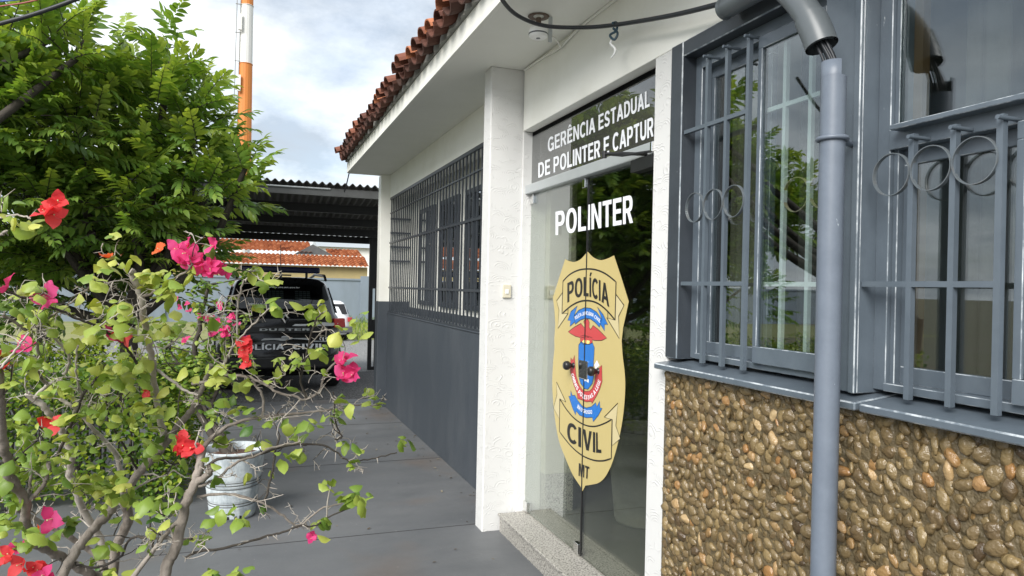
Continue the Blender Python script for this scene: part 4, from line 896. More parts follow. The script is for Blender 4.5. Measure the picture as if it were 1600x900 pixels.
wc = thing('white_car', 'white hatchback parked beyond the police SUV', 'car')
RL2 = [(0.22, .72, .15, 3.5), (0.34, .79, .02, 3.6), (0.55, .80, .0, 3.65), (0.80, .80, .05, 3.6), (0.88, .78, .08, 3.2), (0.95, .755, .10, 2.8), (1.2, .68, .22, 2.4), (1.34, .62, .34, 2.1), (1.40, .52, .5, 1.9)]
car_body(RL2, wc, M['car_white'], ex=4.5)
b = MB(); b.ngon([(-.62, .115, .95), (.62, .115, .95), (.54, .27, 1.30), (-.54, .27, 1.30)]); b.build('rear_window', M['black'], wc)
for s_ in (-1, 1):
    b = MB(); b.hexa([(s_ * .66, -.0, .68), (s_ * .80, .09, .68), (s_ * .805, .26, .68), (s_ * .66, .15, .68), (s_ * .66, .045, .84), (s_ * .79, .12, .84), (s_ * .795, .26, .84), (s_ * .66, .2, .84)]); b.build('tail_light', M['lamp_red'], wc, .01)
    b = MB(); b.hexa([(s_ * .762, .45, .96), (s_ * .762, 2.6, .96), (s_ * .765, 2.6, .96), (s_ * .765, .45, .96), (s_ * .645, .6, 1.29), (s_ * .64, 2.1, 1.29), (s_ * .65, 2.1, 1.29), (s_ * .652, .6, 1.29)]); b.build('side_window', M['black'], wc)
    b = MB(); b.box(s_ * .8, s_ * .95, 2.3, 2.38, .93, 1.04); b.build('wing_mirror', M['black'], wc, .03)
    wheel(wc, s_ * .70, .7, .29, .18); wheel(wc, s_ * .70, 2.9, .29, .18)
b = MB(); b.box(-.78, .78, -.015, .05, .30, .52); b.build('bumper', M['beam'], wc, .03)
q = onZ(532, 534, DIP); wc.location = (q.x - 0.35, q.y, DIP + 0.004); wc.rotation_euler = (0, 0, R_(9))
for ch in list(wc.children): ch.matrix_parent_inverse.identity()

# ---------------------------------------------------------------- far wall, house and tower
M['blue_wall'] = mat('pale_blue_grey_render', (0.20, 0.24, 0.29), 0.8, noise=(1.2, 0.7, (0.15, 0.18, 0.21)), stretch=(1, 1, .4))
M['cream'] = mat('cream_yellow_render', (0.46, 0.37, 0.17), 0.8, noise=(1.2, 0.6, (0.36, 0.29, 0.15)))
M['far_clay'] = attr_mat('far_clay_tile', [(0, (0.14, 0.045, 0.025)), (0.5, (0.30, 0.10, 0.045)), (1, (0.42, 0.18, 0.09))], 0.95, spec=0.05)
WY = 38.0
bw = thing('boundary_wall', 'pale blue grey boundary wall behind the parked cars', 'wall', (0, WY, DIP))
b = MB(); b.box(-34, 14, WY, WY + .18, DIP, 1.86); b.build('wall', M['blue_wall'], bw)
b = MB(); b.box(-34, 14, WY - .06, WY + .24, 1.86, 1.96); b.build('coping', M['blue_wall'], bw)
for x in [-28, -22, -16, -10, -4, onY(569, 470, WY).x, 10]:
    b = MB(); b.box(x - .22, x + .22, WY - .1, WY - .001, DIP, 2.1); b.build('pier', M['blue_wall'], bw)
HY = 46.0
ho = thing('neighbour_house', 'cream yellow house with orange barrel tiled roof beyond the boundary wall', 'house', (0, HY, DIP))
ev = onY(470, 417, HY).z; xr = onY(574, 400, HY).x; xl = -16
b = MB(); b.box(xl, xr + .1, HY + .5, HY + .8, DIP, ev + .1); b.build('wall', M['cream'], ho)
def barrel_roof(name, x0, x1, y0, z0, y1, z1_, rows, pitch, parent, hip=0.0):
    V = []; Fq = []; va = []; n = int((x1 - x0) / pitch) * 6; rn = np.random.default_rng(8); cv = np.clip(rn.normal(.5, .22, (rows, n // 6 + 2)), 0, 1)
    for r in range(rows):
        base = len(V)
        for e in (0, 1):
            t_ = (r + e * 1.05) / rows
            for i in range(n + 1):
                hx = hip * t_
                V.append((x0 + hx + (x1 - x0 - 2 * hx) * i / n, y0 + (y1 - y0) * t_, z0 + (z1_ - z0) * t_ + 0.05 * abs(sin(pi * i / 6)) * 1.6 + (0.07 if e == 0 else 0.0))); va.append(cv[r, i // 6])
        for i in range(n): Fq.append((base + i, base + i + 1, base + n + 1 + i + 1, base + n + 1 + i))
    k_ = n + 1
    for r in range(rows - 1):                 # close the step under each course
        for i in range(n): Fq.append(((2 * r + 1) * k_ + i, (2 * r + 1) * k_ + i + 1, (2 * r + 2) * k_ + i + 1, (2 * r + 2) * k_ + i))
    return np_mesh(name, V, Fq, M['far_clay'], parent, smooth=False, attrs={'var': va})
zr = onY(420, 378, HY + 4.5).z; zm = onY(450, 398, HY + 2).z
barrel_roof('roof', xl - .3, xr + .15, HY, ev + .02, HY + 2.2, zm, 6, 0.27, ho)
barrel_roof('roof', xl - .3, onY(487, 395, HY + 3).x, HY + 2.2, zm + .12, HY + 5.2, zr + .1, 8, 0.27, ho, 0.0)
a_ = onY(487, 384, HY + 3.2); b_ = onY(517, 396, HY + 3.2)
b = MB(); b.prism([(a_.x - 1.2, zm + .05), (a_.x, a_.z + .05), (b_.x, zm + .1)], 'y', HY + 2.3, HY + 2.5); b.build('gable', M['beam'], ho)
barrel_roof('roof', b_.x - .2, xr + .1, HY + 2.4, zm - .05, HY + 5, onY(540, 391, HY + 5).z, 6, 0.27, ho)
wh = thing('white_warehouse', 'white low roof showing behind the tiled house', 'building', (0, 70, DIP))
b = MB(); x0, x1 = onY(500, 380, 70).x, onY(592, 380, 70).x + 4; zt = onY(540, 377, 70).z
b.box(x0, x1, 70, 76, DIP, zt - .6); b.build('wall', M['white'], wh)
b = MB(); b.hexa([(x0 - .3, 69.5, zt - .6), (x1 + .3, 69.5, zt - .6), (x1 + .3, 77, zt - .6), (x0 - .3, 77, zt - .6), (x0 - .3, 72, zt), (x1 + .3, 72, zt), (x1 + .3, 74, zt), (x0 - .3, 74, zt)]); b.build('roof', M['alu'], wh)

TY = 62.0
M['orange'] = mat('orange_tower_paint', (0.62, 0.21, 0.04), 0.6, noise=(1.0, 0.5, (0.5, 0.17, 0.04)), stretch=(4, 4, .2))
M['tower_white'] = mat('white_tower_paint', (0.70, 0.70, 0.68), 0.6, noise=(1.0, 0.5, (0.58, 0.57, 0.54)), stretch=(4, 4, .2))
tw = thing('telecom_tower', 'tall orange and white banded telecom mast rising behind the tree', 'tower')
q = onY(384, 100, TY); tx = q.x; zz = [DIP, 7.0, onY(384, 180 + 100, TY).z, onY(386, 100, TY).z, onY(388, 9, TY).z]
zz = [DIP, onY(382, 300, TY).z, onY(386, 100, TY).z, onY(388, 9, TY).z, onY(388, 9, TY).z + 6]
ra = lambda z: 0.66 - 0.007 * (z - DIP)
for i, (a, c) in enumerate(zip(zz[:-1], zz[1:])):
    b = MB(); b.lathe([(ra(a), a), (ra(c), c)], (tx, TY, 0), 16, 0, False); b.lathe([(ra(c) + .03, c - .06), (ra(c) + .05, c - .03), (ra(c), c)], (tx, TY, 0), 16)
    b.build('mast_section', M['orange'] if i in (1, 3) else M['tower_white'], tw)
b = MB(); lx = tx - .95; z = 4.0
for s_ in (0, .28): b.tube([(lx + s_, TY - .3, 0), (lx + s_ + .25, TY - .3, zz[-1])], .03, 6, 0)
b.build('ladder', M['concrete'], tw)
b = MB(); z = 8
while z < zz[-1]: b.box(lx + .1, tx, TY - .32, TY - .26, z, z + .05); z += 2.3
b.build('ladder_bracket', M['concrete'], tw)
b = MB()
for z in (onY(376, 35, TY).z, onY(376, 130, TY).z): b.box(tx - .62, tx - .35, TY - .7, TY - .5, z - .8, z + .5)
b.build('junction_box', M['tower_white'], tw)
# ---------------------------------------------------------------- vegetation
M['bark'] = mat('grey_bark', (0.30, 0.265, 0.23), 0.9, noise=(18, 0.9, (0.09, 0.07, 0.055)), stretch=(1, 1, .3), bump=(40, 0.9, 0.008))
M['bark_pale'] = mat('pale_twig_bark', (0.46, 0.42, 0.37), 0.85, noise=(25, 0.7, (0.2, 0.17, 0.14)), bump=(70, 0.6, 0.004))
M['bark_dark'] = mat('dark_bark', (0.06, 0.05, 0.04), 0.9, noise=(18, 0.8, (0.03, 0.026, 0.022)), bump=(40, 0.8, 0.008))
M['leaf_tree'] = leaf_mat('tree_leaf', (0.06, 0.13, 0.024), (0.145, 0.255, 0.048), (0.31, 0.40, 0.08), 0.36, 0.42)
M['leaf_hedge'] = leaf_mat('hedge_leaf', (0.028, 0.060, 0.010), (0.075, 0.16, 0.016), (0.30, 0.37, 0.03), 0.42, 0.32)
M['leaf_boug'] = leaf_mat('bougainvillea_leaf', (0.06, 0.14, 0.022), (0.23, 0.335, 0.05), (0.50, 0.52, 0.12), 0.45, 0.30, (1.3, 1.3, 0.6))
M['petal_pink'] = leaf_mat('pink_bract', (0.62, 0.03, 0.16), (0.70, 0.05, 0.22), (0.75, 0.10, 0.30), 0.6, 0.42, (1.3, 1.0, 1.0))
M['petal_red'] = leaf_mat('red_bract', (0.62, 0.035, 0.03), (0.72, 0.05, 0.06), (0.74, 0.10, 0.10), 0.6, 0.42, (1.3, 1.0, 1.0))
M['petal_orange'] = leaf_mat('orange_bract', (0.62, 0.09, 0.02), (0.7, 0.13, 0.03), (0.7, 0.2, 0.05), 0.6, 0.42, (1.3, 1.0, 1.0))

def leaf_object(name, V, Fq, nv, var, m, parent):
    return np_mesh(name, V, Fq, m, parent, attrs={'var': np.repeat(np.clip(var, 0, 1), nv)})

def make_tree(label, base, blobs, n_spray, seed, leafL=0.165, leafW=0.027, group=None, trunk_r=0.13, name='garden_tree', bright=0.0, na=5, stem_len=(0.40, 0.75), front=None):
    """blobs: (centre, radius); sprays of paired drooping leaves grow out of each blob"""
    rn = np.random.default_rng(seed); t = thing(name, label, 'tree', tuple(base), group)
    tot = sum(r ** 2 for _, r in blobs); P = []; D = []; Nn = []; Ls = []; va = []; stems = MB()
    tb = MB(); base = Vector(base); cen = sum((Vector(c) * r for c, r in blobs), Vector()) / sum(r for _, r in blobs)
    fork = base + Vector((0.05, 0, max(0.9, (cen.z - base.z) * 0.45)))
    tb.tube(spline([base + Vector((0, 0, -.05)), base.lerp(fork, .5) + Vector((.06, .03, 0)), fork]), [trunk_r * (1 - .03 * i) for i in range(13)], 12)
    tb.build('trunk', M['bark_dark'], t)
    lb = MB()
    for c, r in blobs:
        c = Vector(c); ns = max(4, int(n_spray * r ** 2 / tot)); mid = fork.lerp(c, .5) + Vector((rn.normal(0, .12), rn.normal(0, .12), -.1))
        if r > .14: lb.tube(spline([fork - Vector((0, 0, .05)), mid, c, c + (c - mid).normalized() * r * .35]), list(np.linspace(trunk_r * .5, .012, 19)), 8)
        for k in range(ns):
            u = Vector(rn.normal(0, 1, 3)).normalized()
            if u.z < -0.55: u.z *= -.6
            rad = r * (0.35 + 0.65 * rn.random() ** 0.6); b0 = c + u * rad * .75
            d = (u + Vector((rn.normal(0, .35), rn.normal(0, .35), .38 + rn.normal(0, .25)))).normalized()
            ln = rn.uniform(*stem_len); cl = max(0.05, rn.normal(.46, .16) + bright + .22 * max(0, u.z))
            side = d.cross(Vector((0, 0, 1)));
            if side.length < .1: side = Vector((1, 0, 0))
            side.normalize(); up = side.cross(d).normalized()
            roll = rn.normal(0, .5); side, up = side * cos(roll) + up * sin(roll), up * cos(roll) - side * sin(roll)
            pts = [b0 + d * (ln * s_) + Vector((0, 0, -1)) * (ln * .18 * s_ ** 2) for s_ in np.linspace(0, 1, 6)]
            if rn.random() < .6: stems.tube(pts, list(np.linspace(.006, .002, 6)), 4, caps=False)
            nl = int(ln / 0.036)
            for i in range(nl):
                s_ = .12 + .88 * i / nl; p = b0 + d * (ln * s_) + Vector((0, 0, -1)) * (ln * .18 * s_ ** 2); sg = 1 if i % 2 else -1
                dd = side * sg * (1.0 - .55 * s_) + d * (.55 + .5 * s_) + Vector((0, 0, -.22 + rn.normal(0, .12)))
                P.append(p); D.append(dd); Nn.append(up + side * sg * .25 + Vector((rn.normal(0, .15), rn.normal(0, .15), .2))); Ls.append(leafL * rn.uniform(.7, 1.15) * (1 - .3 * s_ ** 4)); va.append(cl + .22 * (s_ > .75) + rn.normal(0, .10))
    Ls = np.array(Ls)
    V, Fq, nv = leaves(P, D, Nn, Ls, Ls * leafW / leafL * rn.uniform(.85, 1.2, len(Ls)), droop=rn.uniform(.12, .5, len(Ls)), fold=.3, na=na)
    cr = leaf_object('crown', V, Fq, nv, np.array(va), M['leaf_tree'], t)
    stems.build('twigs', M['bark_dark'], t); lb.build('limbs', M['bark_dark'], t)
    return t
Z8 = 7.9
B = lambda px, py, z, rpx: (at(px, py, z), rpx / F * z)
tree_base = onZ(185, 640); 
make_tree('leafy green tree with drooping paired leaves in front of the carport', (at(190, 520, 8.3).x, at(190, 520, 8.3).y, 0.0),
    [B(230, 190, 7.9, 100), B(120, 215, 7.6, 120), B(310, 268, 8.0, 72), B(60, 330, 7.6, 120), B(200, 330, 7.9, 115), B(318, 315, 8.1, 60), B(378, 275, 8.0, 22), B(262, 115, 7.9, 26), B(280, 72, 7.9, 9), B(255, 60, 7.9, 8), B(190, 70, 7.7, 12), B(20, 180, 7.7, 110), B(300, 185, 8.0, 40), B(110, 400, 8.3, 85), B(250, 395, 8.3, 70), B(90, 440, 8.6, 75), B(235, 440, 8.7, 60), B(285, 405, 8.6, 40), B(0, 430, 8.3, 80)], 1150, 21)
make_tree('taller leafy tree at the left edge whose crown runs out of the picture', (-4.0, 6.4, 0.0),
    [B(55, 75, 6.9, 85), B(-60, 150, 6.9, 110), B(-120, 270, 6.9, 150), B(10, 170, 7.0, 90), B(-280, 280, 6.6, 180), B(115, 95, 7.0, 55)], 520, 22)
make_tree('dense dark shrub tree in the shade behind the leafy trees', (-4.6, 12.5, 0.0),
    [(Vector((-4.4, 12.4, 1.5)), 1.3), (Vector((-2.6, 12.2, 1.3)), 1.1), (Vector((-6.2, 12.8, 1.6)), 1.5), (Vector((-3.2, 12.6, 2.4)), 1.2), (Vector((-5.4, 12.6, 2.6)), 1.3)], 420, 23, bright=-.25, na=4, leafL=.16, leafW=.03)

# clipped leafy hedge, nothing but small leaves on thin stems
def make_hedge(label, x0, x1, y0, y1, h, n, seed, leaf=0.045):
    rn = np.random.default_rng(seed); t = thing('hedge', label, 'hedge', ((x0 + x1) / 2, (y0 + y1) / 2, 0))
    u = rn.random((n, 3)); face_ = rn.integers(0, 4, n); d = 0.28 * rn.random(n) ** 1.6
    lump = lambda a, b_: 0.10 * np.sin(a * 4.1 + 1) * np.cos(b_ * 3.7) + 0.05 * np.sin(a * 9 + b_ * 7)
    x = x0 + (x1 - x0) * u[:, 0]; y = y0 + (y1 - y0) * u[:, 1]; z = 0.06 + (h - .06) * u[:, 2]; nrm = np.zeros((n, 3))
    m0 = face_ == 0; z[m0] = h - d[m0] + lump(x, y)[m0]; nrm[m0] = (0, 0, 1)
    m1 = face_ == 1; y[m1] = y0 + d[m1] + lump(x, z)[m1]; nrm[m1] = (0, -1, .3)
    m2 = face_ == 2; x[m2] = x1 - d[m2] + lump(y, z)[m2]; nrm[m2] = (1, 0, .3)
    m3 = face_ == 3; y[m3] = y0 + d[m3] * .6 + lump(x, z)[m3]; nrm[m3] = (0, -1, .5)
    P = np.stack([x, y, z], 1); D = nrm * .6 + rn.normal(0, .6, (n, 3)) + np.array([0, 0, -.1]); N = nrm * .7 + np.array([0, 0, .8]) + rn.normal(0, .3, (n, 3))
    L = leaf * rn.uniform(.7, 1.3, n)
    V, Fq, nv = leaves(P, D, N, L, L * .30, droop=.2, fold=.25, na=4)
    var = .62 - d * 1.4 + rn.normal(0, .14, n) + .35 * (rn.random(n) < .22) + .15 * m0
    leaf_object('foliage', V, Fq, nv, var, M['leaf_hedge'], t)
    b = MB()
    for i in range(60):
        px, py = rn.uniform(x0 + .1, x1 - .1), rn.uniform(y0 + .1, y1 - .1)
        b.tube([(px, py, 0), (px + rn.normal(0, .05), py + rn.normal(0, .05), h * .5), (px + rn.normal(0, .15), py + rn.normal(0, .15), h * .92)], [.012, .008, .003], 5, caps=False)
    b.build('stems', M['bark_dark'], t); return t
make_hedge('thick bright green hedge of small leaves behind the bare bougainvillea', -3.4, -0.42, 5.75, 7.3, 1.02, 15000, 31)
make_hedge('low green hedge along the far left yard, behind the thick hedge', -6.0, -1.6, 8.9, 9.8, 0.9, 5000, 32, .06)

# tapering bent branch with thorns
def jitter_path(P, amt, rn):
    return [P[0]] + [p + Vector(rn.normal(0, amt, 3)) for p in P[1:-1]] + [P[-1]]
def flower(name, c, size, kind, parent, rn, n=3):
    n = {1: 1, 2: 2, 3: 4, 4: 5, 5: 7}[n]
    for _ in range(n): one_flower(name, Vector(c) + Vector(rn.normal(0, size * .40, 3)) * (0 if n == 1 else 1), size * (1.1 if n == 1 else .78) * rn.uniform(.85, 1.12), kind, parent, rn)
def one_flower(name, c, size, kind, parent, rn, n=1):
    P = []; D = []; N = []
    heads = [(Vector(c) + Vector(rn.normal(0, size * .55, 3)) * (0 if n == 1 else 1), Vector((rn.normal(-.3, .5), rn.normal(-.7, .4), rn.normal(.35, .5))).normalized()) for _ in range(n)]
    s = size
    for h, ax in heads:
        a0 = rn.uniform(0, 6.28); q = ax.orthogonal().normalized(); q2 = ax.cross(q)
        for k in range(3):
            a = a0 + k * 2.094; rdir = q * cos(a) + q2 * sin(a)
            P.append(h); D.append(rdir * .9 + ax * rn.uniform(.35, .9)); N.append(ax - rdir * .3)
    L = np.array([s * rn.uniform(.85, 1.15) for _ in P])
    V, Fq, nv = leaves(P, D, N, L, L * .43, droop=rn.uniform(-.15, .35, len(P)), fold=rn.uniform(-.35, .35, len(P)), na=7, shape=.75, ripple=.16)
    fo = leaf_object(name, V, Fq, nv, rn.normal(.5, .25, len(P)), M['petal_' + kind], parent)
    b = MB()
    for h, ax in heads: b.tube([h, h + ax * s * .35], [s * .035, s * .025], 6); b.tube([h + ax * s * .345, h + ax * s * .36, h + ax * s * .37], [s * .03, s * .06, s * .02], 6)
    b.build('stamen', M['gold_pale'], fo)
    return fo

def bougainvillea():
    rn = np.random.default_rng(41)
    t = thing('bougainvillea', 'thorny bare branched bougainvillea with pink and red flowers in the foreground', 'shrub', tuple(Vector((at(170, 880, 2.45).x, at(170, 880, 2.45).y, 0))))
    W = lambda L_: [at(px, py, z) for px, py, z in L_]
    br = MB(); tips = []                       # 0 grey bark, 1 pale, 2 dark
    def branch(pts, r0, r1, mi=0, twigs=0, z=None, k=5, tl=(.04, .13)):
        P = W([(p[0], p[1], p[2] if len(p) > 2 else z) for p in pts]); S = spline(P, k)
        S = jitter_path(S, r1 * .10 + .0008, rn)
        n = len(S); r0 *= .72; r1 *= .85; rr = [(r0 + (r1 - r0) * (i / (n - 1)) ** .8) * rn.uniform(.96, 1.05) for i in range(n)]
        br.tube(S, rr, 10 if r0 > .008 else 6, mi)
        for i in range(n - 1):                 # thorns
            if rn.random() < .30:
                d = Vector(rn.normal(0, 1, 3)).normalized(); a = S[i]; br.tube([a, a + d * rn.uniform(.012, .03)], [.0018, .0004], 4, 1, False)
        for _ in range(twigs):
            i = int(rn.integers(1, n)); twig(S[i], (S[i] - S[i - 1]).normalized(), rn.uniform(*tl), max(.0016, rr[i] * .3), 1)
        tips.append(S[-1]); return S
    def twig(p, d, ln, r, depth):
        d = (d * .5 + Vector((rn.normal(0, .8), rn.normal(0, .6), rn.normal(.25, .6)))).normalized(); S = [p]; q = p
        for i in range(5):
            d = (d + Vector(rn.normal(0, .28, 3))).normalized(); q = q + d * ln / 5; S.append(q)
        mi = 1 if rn.random() < .62 else 2
        br.tube(S, list(np.linspace(r, max(.0009, r * .45), 6)), 5, mi, False)
        for i in range(1, 6):
            if rn.random() < .5: e = Vector(rn.normal(0, 1, 3)).normalized(); br.tube([S[i], S[i] + e * rn.uniform(.010, .028)], [.0014, .0004], 4, 1, False)
        if depth > 0:
            for _ in range(2): twig(S[int(rn.integers(2, 6))], d, ln * .6, r * .6, depth - 1)
        if rn.random() < .75: tips.append(S[-1])
    z = 2.45
    branch([(165, 960, 2.45), (172, 930, 2.45), (180, 860, 2.43), (200, 816, 2.38), (196, 775, 2.33), (216, 740, 2.28), (250, 704, 2.22), (280, 664, 2.15), (300, 640, 2.1), (316, 606, 2.05), (330, 570, 2.0)], .030, .007, 0, 10)
    branch([(252, 700, 2.22), (258, 682, 2.2), (248, 646, 2.15), (242, 600, 2.08), (237, 560, 2.02), (230, 520, 1.96), (222, 476, 1.9), (217, 456, 1.88), (210, 436, 1.86), (204, 423, 1.84)], .0125, .0095, 1, 12, tl=(.05, .15))
    branch([(222, 464, 1.89), (246, 454, 1.86), (270, 438, 1.83), (290, 424, 1.8), (302, 412, 1.78)], .006, .003, 0, 2)
    branch([(220, 474, 1.9), (205, 480, 1.86), (190, 488, 1.82), (166, 502, 1.8), (150, 514, 1.78)], .004, .002, 1, 4)
    branch([(230, 594, 2.06), (218, 576, 2.0), (206, 556, 1.95), (192, 538, 1.9), (170, 520, 1.86), (148, 508, 1.83), (120, 498, 1.8), (96, 486, 1.78), (60, 474, 1.75), (34, 464, 1.72), (10, 456, 1.7)], .006, .003, 2, 5)
    branch([(246, 578, 2.05), (276, 600, 2.0), (288, 610, 1.98), (310, 618, 1.97)], .006, .004, 1, 3)
    branch([(242, 1000, 1.75), (258, 896, 1.78), (272, 860, 1.8), (288, 800, 1.82), (304, 758, 1.85), (312, 726, 1.86), (316, 700, 1.87)], .021, .012, 0, 4)
    branch([(304, 756, 1.85), (325, 742, 1.84), (326, 730, 1.84)], .012, .011, 0, 0)
    branch([(308, 745, 1.85), (311, 717, 1.86), (325, 690, 1.88), (345, 672, 1.9), (374, 659, 1.93), (412, 651, 1.96), (457, 647, 2.0), (491, 643, 2.03), (525, 639, 2.06), (559, 633, 2.1), (583, 634, 2.12), (597, 631, 2.14)], .0105, .0022, 0, 10, tl=(.025, .07))
    branch([(316, 734, 1.86), (340, 718, 1.87), (374, 715, 1.9), (408, 709, 1.92), (435, 700, 1.95), (466, 694, 1.98), (502, 695, 2.0), (525, 706, 2.02), (538, 717, 2.03), (556, 721, 2.04), (588, 715, 2.07), (620, 707, 2.1)], .006, .002, 2, 7, tl=(.02, .06))
    branch([(310, 760, 1.85), (340, 747, 1.86), (367, 724, 1.88), (394, 714, 1.9), (432, 698, 1.92), (470, 690, 1.95)], .006, .003, 0, 4)
    branch([(523, 686, 2.0), (534, 684, 2.01), (528, 670, 2.0), (522, 650, 2.0), (523, 632, 2.0), (520, 612, 2.0)], .004, .002, 2, 3)
    branch([(410, 652, 1.96), (412, 623, 1.95), (402, 606, 1.94), (394, 594, 1.93)], .005, .0045, 0, 1)
    branch([(300, 600, 1.95), (334, 595, 1.94), (352, 590, 1.93), (372, 587, 1.93), (394, 591, 1.93), (417, 602, 1.94), (435, 614, 1.95), (457, 618, 1.97), (473, 624, 1.98), (487, 620, 1.98), (500, 609, 1.98), (504, 596, 1.97), (512, 578, 1.96), (525, 566, 1.95)], .0065, .0035, 0, 10)
    branch([(308, 776, 1.86), (330, 773, 1.87), (367, 773, 1.88), (410, 786, 1.9), (443, 807, 1.92), (467, 821, 1.94), (500, 797, 1.96), (535, 786, 1.98)], .0062, .003, 0, 3)
    branch([(290, 872, 1.8), (310, 862, 1.82), (350, 857, 1.84), (417, 838, 1.88), (447, 830, 1.9), (467, 821, 1.92), (490, 822, 1.94), (513, 808, 1.96), (552, 791, 1.98)], .006, .0025, 2, 4)
    branch([(510, 808, 1.96), (512, 785, 1.95), (516, 760, 1.95)], .003, .002, 1, 0)
    branch([(413, 784, 1.9), (423, 747, 1.92), (428, 717, 1.93), (437, 680, 1.95)], .0045, .003, 2, 2)
    branch([(80, 1010, 2.05), (100, 900, 2.1), (112, 872, 2.12), (128, 848, 2.15), (148, 824, 2.17), (170, 804, 2.2), (180, 788, 2.2)], .019, .015, 0, 2)
    branch([(168, 905, 2.43), (158, 878, 2.42), (140, 860, 2.4), (112, 840, 2.36), (80, 824, 2.32), (52, 810, 2.28), (20, 790, 2.22), (0, 760, 2.18), (-12, 700, 2.1)], .016, .008, 0, 6)
    branch([(160, 905, 2.3), (140, 896, 2.25), (112, 880, 2.2), (86, 864, 2.12), (60, 850, 2.05), (44, 834, 2.0), (40, 812, 1.96), (42, 786, 1.92), (26, 760, 1.88), (12, 732, 1.84), (16, 725, 1.84), (6, 700, 1.8), (2, 650, 1.75), (0, 610, 1.7), (-4, 560, 1.66)], .020, .012, 0, 8)
    branch([(46, 780, 1.92), (56, 772, 1.91), (68, 758, 1.9), (74, 740, 1.9), (76, 722, 1.9)], .009, .006, 0, 3)
    branch([(44, 778, 1.92), (47, 757, 1.93), (48, 734, 1.93)], .006, .005, 0, 2)
    branch([(164, 862, 2.43), (152, 832, 2.4), (132, 800, 2.35), (120, 770, 2.3), (108, 742, 2.28), (112, 716, 2.25), (100, 680, 2.22), (94, 668, 2.2), (80, 650, 2.18), (66, 634, 2.15), (42, 615, 2.12)], .0165, .010, 1, 8)
    branch([(54, 622, 2.13), (74, 602, 2.1), (90, 594, 2.07), (104, 580, 2.04), (108, 556, 2.0), (92, 536, 1.96), (76, 520, 1.93), (58, 508, 1.9), (48, 496, 1.88)], .008, .003, 1, 8)
    branch([(74, 600, 2.1), (62, 588, 2.05), (56, 568, 2.0), (60, 548, 1.96), (50, 528, 1.92), (36, 512, 1.88), (18, 500, 1.85), (4, 492, 1.83)], .0085, .004, 0, 6)
    branch([(54, 512, 1.89), (80, 494, 1.88), (100, 480, 1.87), (120, 466, 1.86), (140, 450, 1.85), (148, 436, 1.84)], .0045, .002, 0, 7)
    branch([(195, 790, 2.33), (184, 718, 2.25), (174, 702, 2.22), (158, 682, 2.2), (144, 668, 2.17), (128, 648, 2.15), (112, 634, 2.12), (94, 623, 2.1)], .011, .006, 1, 6)
    branch([(88, 716, 2.2), (100, 688, 2.16), (112, 662, 2.12), (124, 634, 2.08), (130, 616, 2.05), (144, 600, 2.0), (152, 588, 1.98), (165, 570, 1.95)], .0075, .003, 2, 6)
    branch([(127, 618, 2.06), (122, 600, 2.03), (120, 584, 2.0), (119, 560, 1.96), (122, 540, 1.93)], .005, .003, 1, 3)
    branch([(216, 736, 2.28), (196, 700, 2.2), (180, 672, 2.15), (168, 640, 2.1), (166, 615, 2.05)], .006, .003, 2, 5)
    branch([(346, 590, 1.93), (347, 576, 1.92), (356, 556, 1.91), (368, 536, 1.9), (390, 512, 1.88), (410, 492, 1.86), (428, 476, 1.85)], .0042, .002, 1, 7)
    branch([(371, 532, 1.9), (371, 483, 1.88), (376, 453, 1.86), (382, 438, 1.85), (396, 428, 1.84)], .0042, .0022, 1, 5, tl=(.03, .09))
    branch([(478, 622, 1.98), (470, 590, 1.96), (478, 560, 1.94), (486, 525, 1.92), (494, 500, 1.9), (505, 488, 1.9)], .0045, .0025, 2, 6, tl=(.04, .1))
    branch([(10, 360, 1.45), (0, 366, 1.45), (-30, 372, 1.45)], .004, .004, 1, 0)
    branch([(-20, 345, 1.45), (10, 338, 1.46), (30, 336, 1.46), (48, 342, 1.46)], .004, .002, 1, 1, tl=(.03, .06))
    branch([(0, 575, 1.6), (14, 560, 1.62), (30, 540, 1.65), (45, 520, 1.68)], .004, .003, 1, 3)
    branch([(205, 905, 1.7), (240, 860, 1.75), (262, 830, 1.8), (280, 812, 1.82)], .009, .006, 0, 3)
    branch([(112, 880, 2.2), (150, 886, 2.2), (186, 872, 2.1), (204, 842, 2.05), (240, 840, 2.0), (300, 842, 1.95)], .006, .004, 2, 4)
    branch([(240, 830, 1.95), (238, 856, 1.9), (234, 800, 1.95), (240, 790, 1.95)], .004, .003, 2, 1)
    br.build('branches', [M['bark'], M['bark_pale'], M['bark_dark']], t)
    # curled leaves: on the twig ends and in the clumps the photograph shows
    P = []; D = []; N = []; L = []; va = []
    def clump(c, n, spread, size, tone=.5):
        c = Vector(c)
        for _ in range(n):
            o_ = Vector(rn.normal(0, spread, 3)); P.append(c + o_); d = Vector((rn.normal(0, .8), rn.normal(0, .8), rn.normal(-.15, .5)))
            D.append(d); N.append(Vector((rn.normal(0, .35), rn.normal(-.25, .35), 1))); L.append(size * rn.uniform(.65, 1.25)); va.append(tone + rn.normal(0, .2))
    for tp in tips:
        if rn.random() < .20: clump(tp, int(rn.integers(1, 3)), .012, .036, .52)
